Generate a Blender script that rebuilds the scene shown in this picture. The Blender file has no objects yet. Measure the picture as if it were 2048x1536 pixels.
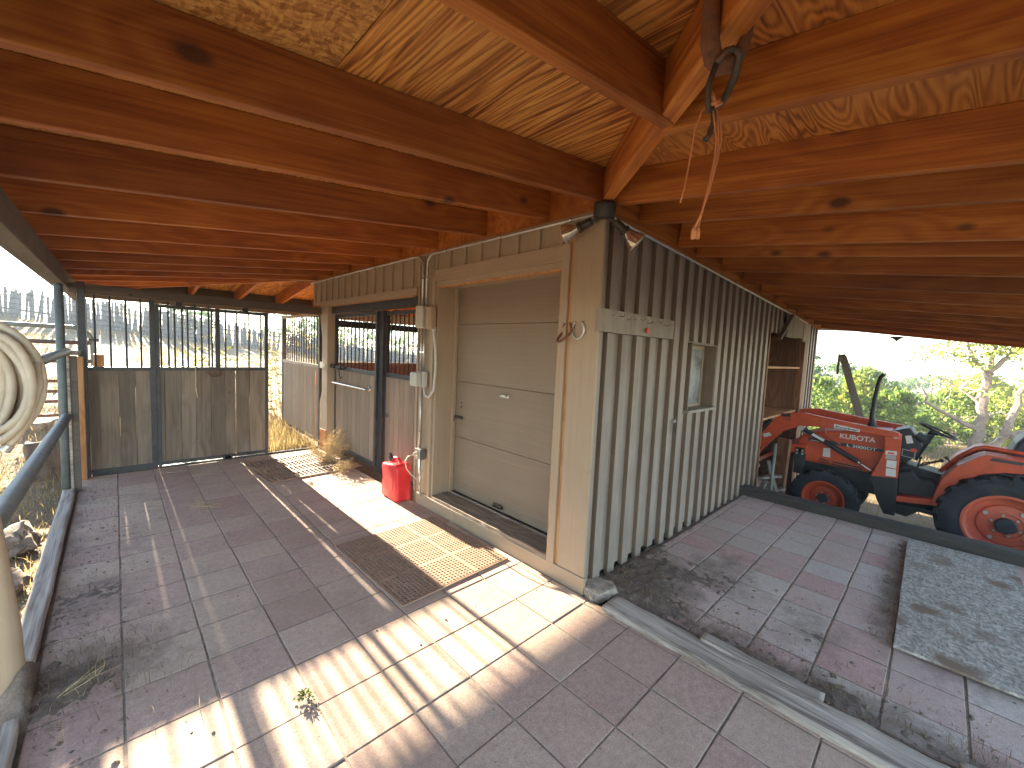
import bpy, bmesh, math, random
from mathutils import Vector, Matrix, noise
R = math.radians
random.seed(7)
SC = bpy.context.scene
COL = SC.collection

# ------------------------------------------------------------------ camera
cam = bpy.data.cameras.new("camera")
cam.sensor_width = 36.0
cam.lens = 14.52
cam.clip_start = 0.02
cam.clip_end = 2000
camo = bpy.data.objects.new("camera", cam)
COL.objects.link(camo)
camo.matrix_world = (Matrix.Translation((-2.1777, -1.5092, 1.55)) @ Matrix.Rotation(R(-44.007), 4, 'Z')
                     @ Matrix.Rotation(R(85.426), 4, 'X') @ Matrix.Rotation(R(2.5996), 4, 'Z'))
SC.camera = camo

# ------------------------------------------------------------------ sky, sun, exposure
SUN_EL = 15.5
W = bpy.data.worlds.new("World")
SC.world = W
W.use_nodes = True
wn = W.node_tree.nodes
wl = W.node_tree.links
bg = wn["Background"]
sky = wn.new("ShaderNodeTexSky")
sky.sky_type = 'NISHITA'
sky.sun_disc = False
sky.sun_elevation = R(SUN_EL)
sky.sun_rotation = R(0)
sky.air_density = 1.0
sky.dust_density = 0.4
sky.altitude = 2000
wbal = wn.new("ShaderNodeMixRGB")          # warm white balance, as a phone camera set for shade
wbal.blend_type = 'MULTIPLY'; wbal.inputs[0].default_value = 1; wbal.inputs[2].default_value = (1.07, 1.0, .90, 1)
wl.new(sky.outputs[0], wbal.inputs[1]); wl.new(wbal.outputs[0], bg.inputs[0])
bg.inputs[1].default_value = 0.075
sun = bpy.data.lights.new("sun", 'SUN')
sun.energy = 5.0
sun.angle = R(0.53)
sun.color = (1.0, 0.87, 0.64)
suno = bpy.data.objects.new("sun", sun)
COL.objects.link(suno)
sd = Vector((0.006, -1.0, -math.tan(R(SUN_EL)))).normalized()
suno.rotation_euler = sd.to_track_quat('-Z', 'Y').to_euler()
suno.location = (0, 20, 10)
SC.view_settings.view_transform = 'Standard'
SC.view_settings.look = 'None'
SC.view_settings.gamma = 1
SC.view_settings.use_curve_mapping = False
SC.view_settings.exposure = 3.42
SC.cycles.max_bounces = 12
SC.cycles.diffuse_bounces = 7
SC.cycles.glossy_bounces = 4
SC.cycles.transparent_max_bounces = 8
SC.cycles.use_denoising = True
SC.cycles.sample_clamp_indirect = 8.0

# ------------------------------------------------------------------ helpers
class MB:
    """collects shapes into ONE mesh"""
    def __init__(s):
        s.v = []; s.f = []; s.m = []
    def add(s, vs, fs, mi=0):
        b = len(s.v)
        s.v += [tuple(p) for p in vs]
        s.f += [tuple(i + b for i in q) for q in fs]
        s.m += [mi] * len(fs)
        return s
    def box(s, x0, x1, y0, y1, z0, z1, mi=0):
        vs = [(x0,y0,z0),(x1,y0,z0),(x1,y1,z0),(x0,y1,z0),(x0,y0,z1),(x1,y0,z1),(x1,y1,z1),(x0,y1,z1)]
        fs = [(0,3,2,1),(4,5,6,7),(0,1,5,4),(1,2,6,5),(2,3,7,6),(3,0,4,7)]
        return s.add(vs, fs, mi)
    def obox(s, M, hx, hy, hz, mi=0):
        vs = [M @ Vector(p) for p in [(-hx,-hy,-hz),(hx,-hy,-hz),(hx,hy,-hz),(-hx,hy,-hz),(-hx,-hy,hz),(hx,-hy,hz),(hx,hy,hz),(-hx,hy,hz)]]
        fs = [(0,3,2,1),(4,5,6,7),(0,1,5,4),(1,2,6,5),(2,3,7,6),(3,0,4,7)]
        return s.add(vs, fs, mi)
    def bar(s, a, b, w, h, mi=0, up=(0,0,1)):
        """box beam from a to b, w sideways, h along up"""
        a = Vector(a); b = Vector(b); d = b - a; L = d.length; d.normalize()
        u = Vector(up); sd_ = d.cross(u)
        if sd_.length < 1e-4: sd_ = d.cross(Vector((1,0,0)))
        sd_.normalize(); u = sd_.cross(d).normalized()
        M = Matrix((d, sd_, u)).transposed().to_4x4(); M.translation = (a + b) / 2
        return s.obox(M, L/2, w/2, h/2, mi)
    def tube(s, pts, r, n=8, mi=0, caps=True):
        pts = [Vector(p) for p in pts]
        k = len(pts)
        rs = r if isinstance(r, (list, tuple)) else [r] * k
        t = (pts[1] - pts[0]).normalized()
        u = t.orthogonal().normalized()
        vs = []; fs = []
        for i, p in enumerate(pts):
            if i == 0: t2 = pts[1] - pts[0]
            elif i == k - 1: t2 = pts[-1] - pts[-2]
            else: t2 = pts[i+1] - pts[i-1]
            if t2.length < 1e-9: t2 = t
            t2 = t2.normalized()
            q = t.rotation_difference(t2); u = q @ u; t = t2
            u = (u - t * u.dot(t)).normalized()
            w = t.cross(u)
            for j in range(n):
                a = 2 * math.pi * j / n
                vs.append(p + (u * math.cos(a) + w * math.sin(a)) * rs[i])
        for i in range(k - 1):
            for j in range(n):
                fs.append((i*n+j, i*n+(j+1)%n, (i+1)*n+(j+1)%n, (i+1)*n+j))
        if caps:
            fs.append(tuple(range(n-1, -1, -1)))
            fs.append(tuple((k-1)*n + j for j in range(n)))
        return s.add(vs, fs, mi)
    def cyl(s, a, b, r, n=12, mi=0, r2=None):
        return s.tube([a, b], [r, r if r2 is None else r2], n, mi)
    def lathe(s, prof, o, ax, n=24, mi=0, caps=True):
        """profile of (radius, height) about axis ax through o"""
        o = Vector(o); ax = Vector(ax).normalized(); u = ax.orthogonal().normalized(); w = ax.cross(u)
        vs = []; fs = []; k = len(prof)
        for (r, h) in prof:
            for j in range(n):
                a = 2*math.pi*j/n
                vs.append(o + ax*h + (u*math.cos(a) + w*math.sin(a))*r)
        for i in range(k-1):
            for j in range(n):
                fs.append((i*n+j, i*n+(j+1)%n, (i+1)*n+(j+1)%n, (i+1)*n+j))
        if caps and prof[0][0] > 1e-5: fs.append(tuple(range(n-1,-1,-1)))
        if caps and prof[-1][0] > 1e-5: fs.append(tuple((k-1)*n+j for j in range(n)))
        return s.add(vs, fs, mi)
    def prism(s, poly, fn, d0, d1, mi=0):
        """polygon (a,b) pushed from depth d0 to d1; fn(a,b,d) gives the point"""
        n = len(poly)
        vs = [fn(a,b,d0) for a,b in poly] + [fn(a,b,d1) for a,b in poly]
        fs = [tuple(range(n-1,-1,-1)), tuple(range(n, 2*n))]
        fs += [(i, (i+1)%n, n+(i+1)%n, n+i) for i in range(n)]
        return s.add(vs, fs, mi)
    def rough(s, M, hx, hy, hz, nx=20, ny=3, nz=2, amp=.004, sc=9., seed=0, mi=0, jag=0):
        """a box with subdivided, uneven faces"""
        off = Vector((seed*3.7, seed*1.3, seed*7.1))
        def P(x, y, z):
            p = Vector((x,y,z))
            dv = noise.noise_vector(p*sc + off)*amp
            if jag and abs(abs(y)-hy) < 1e-6: dv.y += noise.noise(Vector((x*14, z*3, 0))+off)*jag
            return M @ (p + dv)
        def grid(fn, na, nb):
            vs = [fn(i/na, j/nb) for i in range(na+1) for j in range(nb+1)]
            fs = [(i*(nb+1)+j, (i+1)*(nb+1)+j, (i+1)*(nb+1)+j+1, i*(nb+1)+j+1) for i in range(na) for j in range(nb)]
            s.add(vs, fs, mi)
        X = lambda a: -hx+2*hx*a
        Y = lambda a: -hy+2*hy*a
        Z = lambda a: -hz+2*hz*a
        grid(lambda a,b: P(X(a),Y(b),hz), nx, ny); grid(lambda a,b: P(X(a),Y(1-b),-hz), nx, ny)
        grid(lambda a,b: P(X(a),-hy,Z(b)), nx, nz); grid(lambda a,b: P(X(a),hy,Z(1-b)), nx, nz)
        grid(lambda a,b: P(-hx,Y(a),Z(1-b)), ny, nz); grid(lambda a,b: P(hx,Y(a),Z(b)), ny, nz)
        return s
    def build(s, name, mats, parent=None, bevel=0, smooth=False, weld=False):
        me = bpy.data.meshes.new(name)
        me.from_pydata(s.v, [], s.f)
        if not isinstance(mats, (list, tuple)): mats = [mats]
        for m in mats: me.materials.append(m)
        if len(mats) > 1: me.polygons.foreach_set('material_index', s.m)
        if weld:
            bm = bmesh.new(); bm.from_mesh(me); bmesh.ops.remove_doubles(bm, verts=bm.verts, dist=1e-5)
            bmesh.ops.recalc_face_normals(bm, faces=bm.faces); bm.to_mesh(me); bm.free()
        if smooth: me.polygons.foreach_set('use_smooth', [True]*len(me.polygons))
        me.update()
        o = bpy.data.objects.new(name, me)
        COL.objects.link(o)
        if parent: o.parent = parent
        if bevel:
            b = o.modifiers.new('bevel', 'BEVEL'); b.width = bevel; b.segments = 2; b.limit_method = 'ANGLE'; b.angle_limit = R(40)
        return o

def sm(o, ang=40):
    me = o.data
    me.polygons.foreach_set('use_smooth', [True]*len(me.polygons))
    try: me.set_sharp_from_angle(angle=R(ang))
    except Exception: pass
    return o
def tag(o, label=None, cat=None, group=None, kind=None):
    if label: o['label'] = label
    if cat: o['category'] = cat
    if group: o['group'] = group
    if kind: o['kind'] = kind
    return o
def thing(name, label, cat, loc=(0,0,0), rz=0, group=None):
    o = bpy.data.objects.new(name, None)
    o.empty_display_size = .1
    COL.objects.link(o); o.location = loc; o.rotation_euler = (0,0,rz)
    return tag(o, label, cat, group)
def copy_tree(o, parent=None):
    c = o.copy(); COL.objects.link(c)
    if parent: c.parent = parent
    for ch in list(o.children): copy_tree(ch, c)
    return c
def T(x=0,y=0,z=0): return Matrix.Translation((x,y,z))
def RX(a): return Matrix.Rotation(R(a),4,'X')
def RY(a): return Matrix.Rotation(R(a),4,'Y')
def RZ(a): return Matrix.Rotation(R(a),4,'Z')
def S01(x,a,b):
    t = max(0,min(1,(x-a)/(b-a))); return t*t*(3-2*t)

# ------------------------------------------------------------------ materials
class G:
    def __init__(s, name):
        s.m = bpy.data.materials.new(name); s.m.use_nodes = True
        s.nt = s.m.node_tree; s.b = s.nt.nodes["Principled BSDF"]
    def n(s, t, **k):
        x = s.nt.nodes.new('ShaderNode'+t)
        for a, v in k.items():
            if a.startswith('i_'):
                key = a[2:]
                key = int(key) if key.isdigit() else key.replace('_',' ')
                if hasattr(v, 'is_linked') or isinstance(v, bpy.types.NodeSocket): s.nt.links.new(v, x.inputs[key])
                else: x.inputs[key].default_value = v
            else: setattr(x, a, v)
        return x
    def l(s, a, b): s.nt.links.new(a, b)
    def math(s, op, a, b=0.0, c=None):
        x = s.n('Math', operation=op)
        for i, v in enumerate((a, b) if c is None else (a,b,c)):
            if isinstance(v, bpy.types.NodeSocket): s.l(v, x.inputs[i])
            else: x.inputs[i].default_value = v
        return x.outputs[0]
    def coords(s, scale=(1,1,1), rand=True, kind='Object'):
        tc = s.n('TexCoord')
        v = tc.outputs[kind]
        if rand:
            oi = s.n('ObjectInfo')
            gi = s.n('NewGeometry')
            r = s.math('ADD', s.math('MULTIPLY', oi.outputs['Random'], 61.0), s.math('MULTIPLY', gi.outputs['Random Per Island'], 23.0))
            va = s.n('VectorMath', operation='ADD'); s.l(v, va.inputs[0]); s.l(r, va.inputs[1]); v = va.outputs[0]
        return s.sc(v, scale)
    def sc(s, v, scale):
        m = s.n('VectorMath', operation='MULTIPLY'); s.l(v, m.inputs[0]); m.inputs[1].default_value = scale
        return m.outputs[0]
    def noise(s, v, scale=1., detail=4., rough=.55, dist=0., out='Fac'):
        x = s.n('TexNoise', i_Scale=scale, i_Detail=detail, i_Roughness=rough, i_Distortion=dist); s.l(v, x.inputs['Vector'])
        return x.outputs[out]
    def ramp(s, f, stops):
        x = s.n('ValToRGB'); s.l(f, x.inputs[0]); e = x.color_ramp.elements
        while len(e) < len(stops): e.new(.5)
        for i, (p, c) in enumerate(stops):
            e[i].position = p
            e[i].color = (c[0],c[1],c[2],1) if not isinstance(c,(int,float)) else (c,c,c,1)
        return x.outputs[0]
    def mix(s, f, a, b, mode='MIX'):
        x = s.n('MixRGB', blend_type=mode)
        for i, v in ((0,f),(1,a),(2,b)):
            if isinstance(v, bpy.types.NodeSocket): s.l(v, x.inputs[i])
            elif isinstance(v,(int,float)): x.inputs[i].default_value = v if i==0 else (v,v,v,1)
            else: x.inputs[i].default_value = (v[0],v[1],v[2],1)
        return x.outputs[0]
    def out(s, col=None, rough=.6, metal=0., bump=None, bd=.01, bs=.5, spec=None):
        if col is not None:
            if isinstance(col, bpy.types.NodeSocket): s.l(col, s.b.inputs['Base Color'])
            else: s.b.inputs['Base Color'].default_value = (col[0],col[1],col[2],1)
        if isinstance(rough, bpy.types.NodeSocket): s.l(rough, s.b.inputs['Roughness'])
        else: s.b.inputs['Roughness'].default_value = rough
        s.b.inputs['Metallic'].default_value = metal
        if spec is not None: s.b.inputs['Specular IOR Level'].default_value = spec
        if bump is not None:
            x = s.n('Bump', i_Strength=bs, i_Distance=bd); s.l(bump, x.inputs['Height']); s.l(x.outputs[0], s.b.inputs['Normal'])
        return s.m

def wood(name, dark, mid, light, axis=0, grain=16, ring=55, knots=0., rough=.62, bs=.35, contrast=1., knotcol=None, soft=1., stain=None, cross=4.2, along=.55, sx=6., rw=.26, tv=.16):
    g = G(name)
    def st(al, cr): 
        v = [cr]*3; v[axis] = al; return tuple(v)
    c = g.coords()
    warp = g.noise(g.sc(c, st(.9, 3.)), 1., 3., .5)
    v3 = g.sc(c, st(along, cross))
    base = g.noise(v3, 1., 2., .45, .3)
    kmask = None
    if knots:
        vo = g.n('TexVoronoi', feature='F1', i_Scale=1.0, i_Randomness=1.0); kv = [3.6]*3; kv[axis] = 2.1; kv[1 if axis != 1 else 0] = .4
        g.l(g.sc(c, tuple(kv)), vo.inputs['Vector'])
        d = vo.outputs['Distance']
        base = g.math('ADD', base, g.math('MULTIPLY', g.math('SMOOTH_MIN', d, .5, .2), .35))
        kmask = g.ramp(d, [(.06*knots, 1.), (.12*knots, 0.)])
    rings = g.math('SINE', g.math('MULTIPLY', base, ring*2.2))
    rings = g.math('MULTIPLY_ADD', rings, .5, .5)
    fine = g.noise(g.sc(c, st(1.6, grain*7.)), 1., 4., .65)
    broad = g.noise(g.sc(c, st(.8, grain*.55)), 1., 4., .6, .4)
    f = g.math('ADD', g.math('MULTIPLY', rings, rw), g.math('ADD', g.math('MULTIPLY', fine, .60-rw), g.math('MULTIPLY', broad, .42)))
    lo, hi = .5-.27/contrast, .5+.27/contrast
    col = g.ramp(f, [(lo, dark), (.5, mid), (hi, light)])
    patch = g.noise(g.sc(c, st(.7, 1.6)), 1., 3., .5)
    col = g.mix(g.ramp(patch, [(.35,0.),(.75,.55*soft)]), col, dark)
    oi2 = g.n('ObjectInfo'); gi2 = g.n('NewGeometry')
    tone = g.math('FRACT', g.math('ADD', g.math('MULTIPLY', oi2.outputs['Random'], 7.31), g.math('MULTIPLY', gi2.outputs['Random Per Island'], 3.17)))
    col = g.mix(1., col, g.ramp(tone, [(0., 1-tv), (1., 1+tv*.6)]), 'MULTIPLY')
    if kmask is not None:
        kc = knotcol or tuple(x*.3 for x in dark)
        col = g.mix(g.math('MULTIPLY', kmask, .9), col, kc)
    if stain:
        sp = g.noise(g.sc(c, st(1.2, sx)), 1., 5., .7, .6)
        col = g.mix(g.ramp(sp, [(.55,0.),(.66,.85)]), col, stain)
    return g.out(col, rough, bump=f, bd=.004, bs=bs)

M = {}
M['rafter'] = wood('rafter_wood', (.215,.052,.007), (.445,.132,.017), (.64,.25,.04), 0, 14, 26, 1.05, .6, .6, rw=.09, contrast=1.75, tv=.25, knotcol=(.06,.018,.008), soft=1.25)
M['rafter_bottom'] = wood('lit_rafter_wood', (.36,.15,.045), (.47,.22,.07), (.58,.30,.11), 0, 14, 30, .8, .6, .2)  # lighter copy of the rafter wood for floor-lit undersides, not applied
M['ply_front'] = wood('plywood_streaked', (.17,.045,.008), (.54,.215,.038), (.76,.38,.09), 1, 15, 36, 0, .6, .5, contrast=1.9, soft=.6, stain=(.10,.028,.006), cross=9., along=.5, sx=22., rw=.2)
M['ply_side'] = wood('plywood_swirled', (.18,.052,.01), (.46,.165,.03), (.62,.27,.06), 0, 8, 60, 0, .6, .5, contrast=1.5, soft=.6, cross=5.5, along=1.2, rw=.2)
M['raw'] = wood('raw_wood', (.36,.15,.05), (.52,.26,.10), (.64,.36,.16), 2, 18, 30, .4, .65, .3)
M['stallwall'] = wood('oiled_plank', (.38,.13,.03), (.52,.20,.05), (.62,.27,.08), 0, 10, 30, .4, .55, .3)
M['shelfwood'] = wood('shelf_wood', (.12,.05,.022), (.22,.10,.045), (.33,.17,.08), 2, 10, 30, .7, .65, .35)
M['plank'] = wood('grey_plank', (.13,.10,.07), (.225,.18,.13), (.32,.26,.195), 2, 12, 20, .7, .75, .5, knotcol=(.07,.05,.035), soft=1., stain=(.13,.085,.055), rw=.1, contrast=1.5, tv=.3)
M['plank_tan'] = wood('tan_plank', (.20,.145,.10), (.285,.22,.16), (.36,.285,.215), 2, 12, 20, .7, .7, .35, soft=.7, rw=.1)
M['weather'] = wood('weathered_timber', (.16,.12,.095), (.41,.35,.29), (.62,.55,.475), 0, 14, 22, .4, .85, 1., contrast=1.8, soft=.5, stain=(.15,.11,.08), rw=.07, sx=14.)
M['kerbwood'] = wood('dark_weathered_timber', (.07,.058,.045), (.13,.108,.085), (.20,.168,.135), 0, 9, 22, .4, .85, .8, rw=.08)
M['curb'] = wood('dark_curb_wood', (.035,.03,.025), (.07,.06,.05), (.12,.105,.085), 0, 9, 22, .4, .9, .8, rw=.08)
M['stumpwood'] = wood('stump_wood', (.06,.04,.03), (.14,.10,.075), (.24,.18,.14), 0, 9, 22, .4, .95, 1., rw=.08, contrast=1.5)
M['greyboard'] = wood('pale_board', (.25,.215,.17), (.36,.32,.265), (.47,.43,.37), 2, 8, 22, .5, .8, .6, soft=1.1, stain=(.2,.14,.1), rw=.08)

def paint(name, col, var=.12, axis=2, dirt=(.22,.16,.11), rough=.55, saw=.5, dirtamt=.35):
    g = G(name)
    c = g.coords()
    s3 = [55.]*3; s3[axis] = 1.4
    s4 = [260.]*3; s4[axis] = 5.
    fib = g.noise(g.sc(c, tuple(s3)), 1., 4., .6)
    fine = g.noise(g.sc(c, tuple(s4)), 1., 2., .6)
    mot = g.noise(c, 2.2, 5., .6)
    f = g.math('ADD', g.math('MULTIPLY', fib, .5), g.math('MULTIPLY', mot, .5))
    col1 = g.ramp(f, [(.3, tuple(x*(1-var) for x in col)), (.5, col), (.7, tuple(min(1,x*(1+var)) for x in col))])
    dn = g.noise(c, 5.5, 6., .7, .5)
    col1 = g.mix(g.ramp(dn, [(.58,0.),(.78,dirtamt)]), col1, dirt)
    h = g.math('ADD', g.math('MULTIPLY', fib, .6), g.math('MULTIPLY', fine, .3))
    return g.out(col1, rough, bump=h, bd=.003, bs=saw)
M['tan'] = paint('tan_paint', (.365,.275,.185))
M['tan_h'] = paint('tan_paint_level', (.365,.275,.185), axis=1)
M['doorpaint'] = paint('roll_door_paint', (.235,.178,.122), axis=1, saw=.7)
M['sidepaint'] = paint('grey_paint', (.250,.208,.172), var=.35, saw=1., dirtamt=.5)
M['battenside'] = paint('bare_batten_edge', (.18,.128,.085), var=.25, saw=.8)
M['sillwood'] = wood('worn_sill', (.16,.12,.085), (.30,.235,.17), (.42,.34,.26), 1, 9, 30, .4, .8, .8, stain=(.12,.085,.06))

def metal(name, col, rough=.5, met=.7, var=.25, rust=0., rustcol=(.16,.06,.025), sc=14., bs=.2):
    g = G(name)
    c = g.coords()
    n1 = g.noise(c, sc, 5., .6)
    co = g.ramp(n1, [(.3, tuple(x*(1-var) for x in col)), (.7, tuple(min(1,x*(1+var)) for x in col))])
    if rust:
        n2 = g.noise(c, sc*.6, 6., .7, .4)
        co = g.mix(g.ramp(n2, [(.62-rust*.35,0.),(.78-rust*.3,1.)]), co, rustcol)
    return g.out(co, rough, met, bump=n1, bd=.002, bs=bs)
M['black'] = metal('black_steel', (.035,.036,.04), .5, .3, .3, .12)
M['rail'] = metal('dark_rail_steel', (.055,.06,.065), .45, .4, .3, .1)
M['pipe'] = metal('grey_pipe', (.13,.15,.14), .55, .0, .25, .15, (.2,.13,.08))
M['galv'] = metal('galvanised_conduit', (.55,.55,.52), .38, .75, .12)
M['steel'] = metal('bright_steel', (.62,.62,.60), .25, .9, .1)
M['rust'] = metal('rusty_iron', (.17,.085,.055), .75, .35, .35, .5, (.22,.09,.045), 40.)
M['iron'] = metal('dark_iron', (.10,.085,.075), .6, .6, .3, .25)
M['boxgrey'] = metal('grey_plastic', (.50,.49,.44), .45, 0., .06)
M['boxcream'] = metal('painted_box', (.46,.42,.33), .5, .0, .08)
M['darkbox'] = metal('dark_grey_plastic', (.12,.12,.12), .5, 0., .15)
M['bronze'] = metal('bronze_casting', (.045,.04,.034), .45, .4, .2)
M['hose'] = metal('beige_hose', (.52,.44,.33), .5, 0., .15, .12, (.28,.2,.14), 9.)
M['twine'] = metal('orange_twine', (.52,.21,.085), .8, 0., .2)
M['palerope'] = metal('pale_rope', (.55,.46,.33), .85, 0., .15)
M['cord'] = metal('cream_cord', (.55,.47,.36), .6, 0., .1)
M['redtag'] = metal('red_plastic', (.62,.06,.02), .4, 0., .1)
M['redcan'] = metal('red_can_plastic', (.62,.012,.02), .32, 0., .08)
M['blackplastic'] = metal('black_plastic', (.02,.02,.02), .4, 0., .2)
M['rubbermat'] = metal('rubber_mat_dusty', (.35,.22,.145), .8, 0., .25)
M['tyre'] = metal('tyre_rubber', (.020,.021,.026), .75, 0., .35, .2, (.05,.045,.04), 9.)
M['orange'] = metal('orange_tractor_paint', (.56,.075,.018), .45, 0., .18, .12, (.3,.09,.05), 6., .1)
M['orange_pale'] = metal('faded_orange_paint', (.56,.11,.05), .5, 0., .14, .12, (.3,.12,.08), 6., .1)
M['tblack'] = metal('black_tractor_paint', (.022,.022,.024), .55, .1, .3, .2, (.05,.04,.03), 8.)
M['dashgrey'] = metal('dark_dash', (.022,.026,.036), .5, 0., .15)
M['decal'] = metal('white_decal', (.72,.71,.69), .4, 0., .05)
M['decaltext'] = metal('grey_decal', (.42,.41,.40), .5, 0., .05)
M['charcoal'] = metal('charcoal_stripe', (.05,.045,.05), .5, 0., .1)
M['stone'] = metal('field_stone', (.27,.205,.155), .95, 0., .5, .35, (.16,.11,.08), 16., 1.)
M['concrete'] = metal('concrete', (.40,.34,.27), .95, 0., .4, .4, (.25,.19,.14), 22., 1.)
M['bark'] = metal('tree_bark', (.30,.23,.18), .9, 0., .4, 0, sc=12., bs=.8)
M['deadwood'] = metal('dead_branch', (.52,.45,.38), .9, 0., .3, 0, sc=12., bs=.8)
M['drystem'] = metal('dry_stem', (.52,.40,.20), .85, 0., .25)
M['stake'] = metal('grey_stake', (.16,.16,.165), .9, 0., .5, 0, sc=6.)

def leaf(name, cols):
    g = G(name)
    oi = g.n('ObjectInfo')
    geo = g.n('NewGeometry')
    tc = g.coords(rand=True)
    n1 = g.noise(tc, 1.1, 3., .6)
    f = g.math('ADD', g.math('MULTIPLY', geo.outputs['Random Per Island'], .55), g.math('MULTIPLY', n1, .5))
    co = g.ramp(f, [(.2, cols[0]), (.5, cols[1]), (.8, cols[2])])
    g.out(co, .7)
    tr = g.n('BsdfTranslucent'); g.l(co, tr.inputs[0])
    mx = g.n('MixShader', i_0=.42); g.l(g.b.outputs[0], mx.inputs[1]); g.l(tr.outputs[0], mx.inputs[2])
    g.l(mx.outputs[0], g.nt.nodes['Material Output'].inputs[0])
    return g.m
M['juniper'] = leaf('juniper_leaf', ((.07,.13,.03),(.17,.28,.05),(.34,.39,.07)))
M['juniper2'] = leaf('pinyon_leaf', ((.06,.11,.07),(.12,.21,.10),(.22,.30,.10)))
M['juniper3'] = leaf('yellow_juniper_leaf', ((.13,.18,.035),(.28,.35,.06),(.44,.43,.08)))
M['weedleaf'] = leaf('weed_leaf', ((.09,.10,.025),(.19,.19,.05),(.28,.25,.08)))
M['greenweed'] = leaf('green_weed_leaf', ((.05,.08,.02),(.09,.13,.035),(.15,.17,.06)))
M['straw'] = leaf('straw_blade', ((.17,.11,.04),(.30,.21,.085),(.44,.34,.16)))
M['haydust'] = leaf('hay_debris', ((.10,.07,.04),(.22,.16,.09),(.36,.28,.16)))

def ground_mat():
    g = G('dry_ground')
    c = g.coords(rand=False)
    n1 = g.noise(c, .35, 5., .6); n2 = g.noise(c, 3.5, 6., .65); n3 = g.noise(c, 24., 4., .7)
    f = g.math('ADD', g.math('MULTIPLY', n1, .4), g.math('ADD', g.math('MULTIPLY', n2, .35), g.math('MULTIPLY', n3, .25)))
    co = g.ramp(f, [(.33, (.11,.072,.043)), (.47, (.20,.142,.083)), (.58, (.27,.205,.12)), (.72, (.34,.27,.165))])
    return g.out(co, .95, bump=f, bd=.06, bs=.8)
M['ground'] = ground_mat()
def dirt_mat():
    g = G('loose_dirt')
    c = g.coords(rand=False)
    n2 = g.noise(c, 9., 6., .65); n3 = g.noise(c, 70., 4., .7)
    f = g.math('ADD', g.math('MULTIPLY', n2, .55), g.math('MULTIPLY', n3, .45))
    co = g.ramp(f, [(.33, (.085,.062,.048)), (.5, (.19,.145,.11)), (.68, (.32,.25,.19))])
    return g.out(co, .95, bump=f, bd=.012, bs=.9)
M['dirt'] = dirt_mat()
M['grout'] = metal('sandy_joint', (.32,.25,.20), .95, 0., .35, .2, (.16,.12,.095), 26., .8)

def tile_mat(name, x0, px, y0, py, colA, colB, colC, dirtcol, grub, spots=()):
    g = G(name)
    tc = g.n('TexCoord'); v = tc.outputs['Object']
    sx = g.n('SeparateXYZ'); g.l(v, sx.inputs[0])
    ix = g.math('FLOOR', g.math('DIVIDE', g.math('SUBTRACT', sx.outputs[0], x0), px))
    iy = g.math('FLOOR', g.math('DIVIDE', g.math('SUBTRACT', sx.outputs[1], y0), py))
    cv = g.n('CombineXYZ'); g.l(ix, cv.inputs[0]); g.l(iy, cv.inputs[1])
    wnz = g.n('TexWhiteNoise', noise_dimensions='2D'); g.l(cv.outputs[0], wnz.inputs['Vector'])
    va = g.n('VectorMath', operation='MULTIPLY_ADD'); g.l(cv.outputs[0], va.inputs[0]); va.inputs[1].default_value = (3.3,7.7,1.7); g.l(v, va.inputs[2])
    blot = g.noise(va.outputs[0], 4., 4., .6, .5)
    k = g.math('ADD', g.math('MULTIPLY', wnz.outputs['Value'], .62), g.math('MULTIPLY', blot, .55))
    co = g.ramp(k, [(.25, colA), (.55, colB), (.85, colC)])
    gr = g.noise(v, 150., 3., .75); gr2 = g.noise(v, 32., 5., .7)
    co = g.mix(.5, co, g.ramp(gr, [(.3,.22),(.5,.5),(.7,.76)]), 'OVERLAY')
    co = g.mix(.45, co, g.ramp(gr2, [(.3,.30),(.7,.68)]), 'OVERLAY')
    d = g.noise(v, 1.7, 7., .68, .35)
    co = g.mix(g.ramp(d, [(.50-grub*.1,0.),(.72,.75)]), co, dirtcol)
    if spots:
        tot = None
        for (cx, cy, rx, ry, am) in spots:
            a_ = g.math('DIVIDE', g.math('SUBTRACT', sx.outputs[0], cx), rx); b_ = g.math('DIVIDE', g.math('SUBTRACT', sx.outputs[1], cy), ry)
            e_ = g.math('MULTIPLY', g.math('EXPONENT', g.math('MULTIPLY', g.math('ADD', g.math('MULTIPLY',a_,a_), g.math('MULTIPLY',b_,b_)), -1.)), am)
            tot = e_ if tot is None else g.math('MAXIMUM', tot, e_)
        dn = g.noise(v, 7., 7., .7, .4)
        co = g.mix(g.ramp(g.math('ADD', tot, g.math('MULTIPLY', g.math('SUBTRACT', dn, .5), 1.6)), [(.30,0.),(.85,.85)]), co, (.22,.165,.125))
    ch = g.noise(v, 60., 2., .5)
    co = g.mix(g.ramp(ch, [(.72,0.),(.76,.8)]), co, tuple(x*.25 for x in colA))
    h = g.math('ADD', g.math('MULTIPLY', gr, .5), g.math('MULTIPLY', gr2, .6))
    return g.out(co, .85, bump=h, bd=.004, bs=.6)
TX0, TY0, TPX, TPY = -0.10, -0.09, 0.2972, 0.302
M['tile'] = tile_mat('patio_tile', TX0, TPX, TY0, TPY, (.45,.30,.25), (.505,.36,.295), (.56,.43,.335), (.36,.27,.19), .45, ((-2.25,1.1,.35,.3,.8),(-2.3,1.8,.3,.4,.7),(-2.46,2.5,.12,3.,.6),(-2.1,2.6,.25,.6,.45),(-1.9,3.6,.3,.7,.35)))
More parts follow.
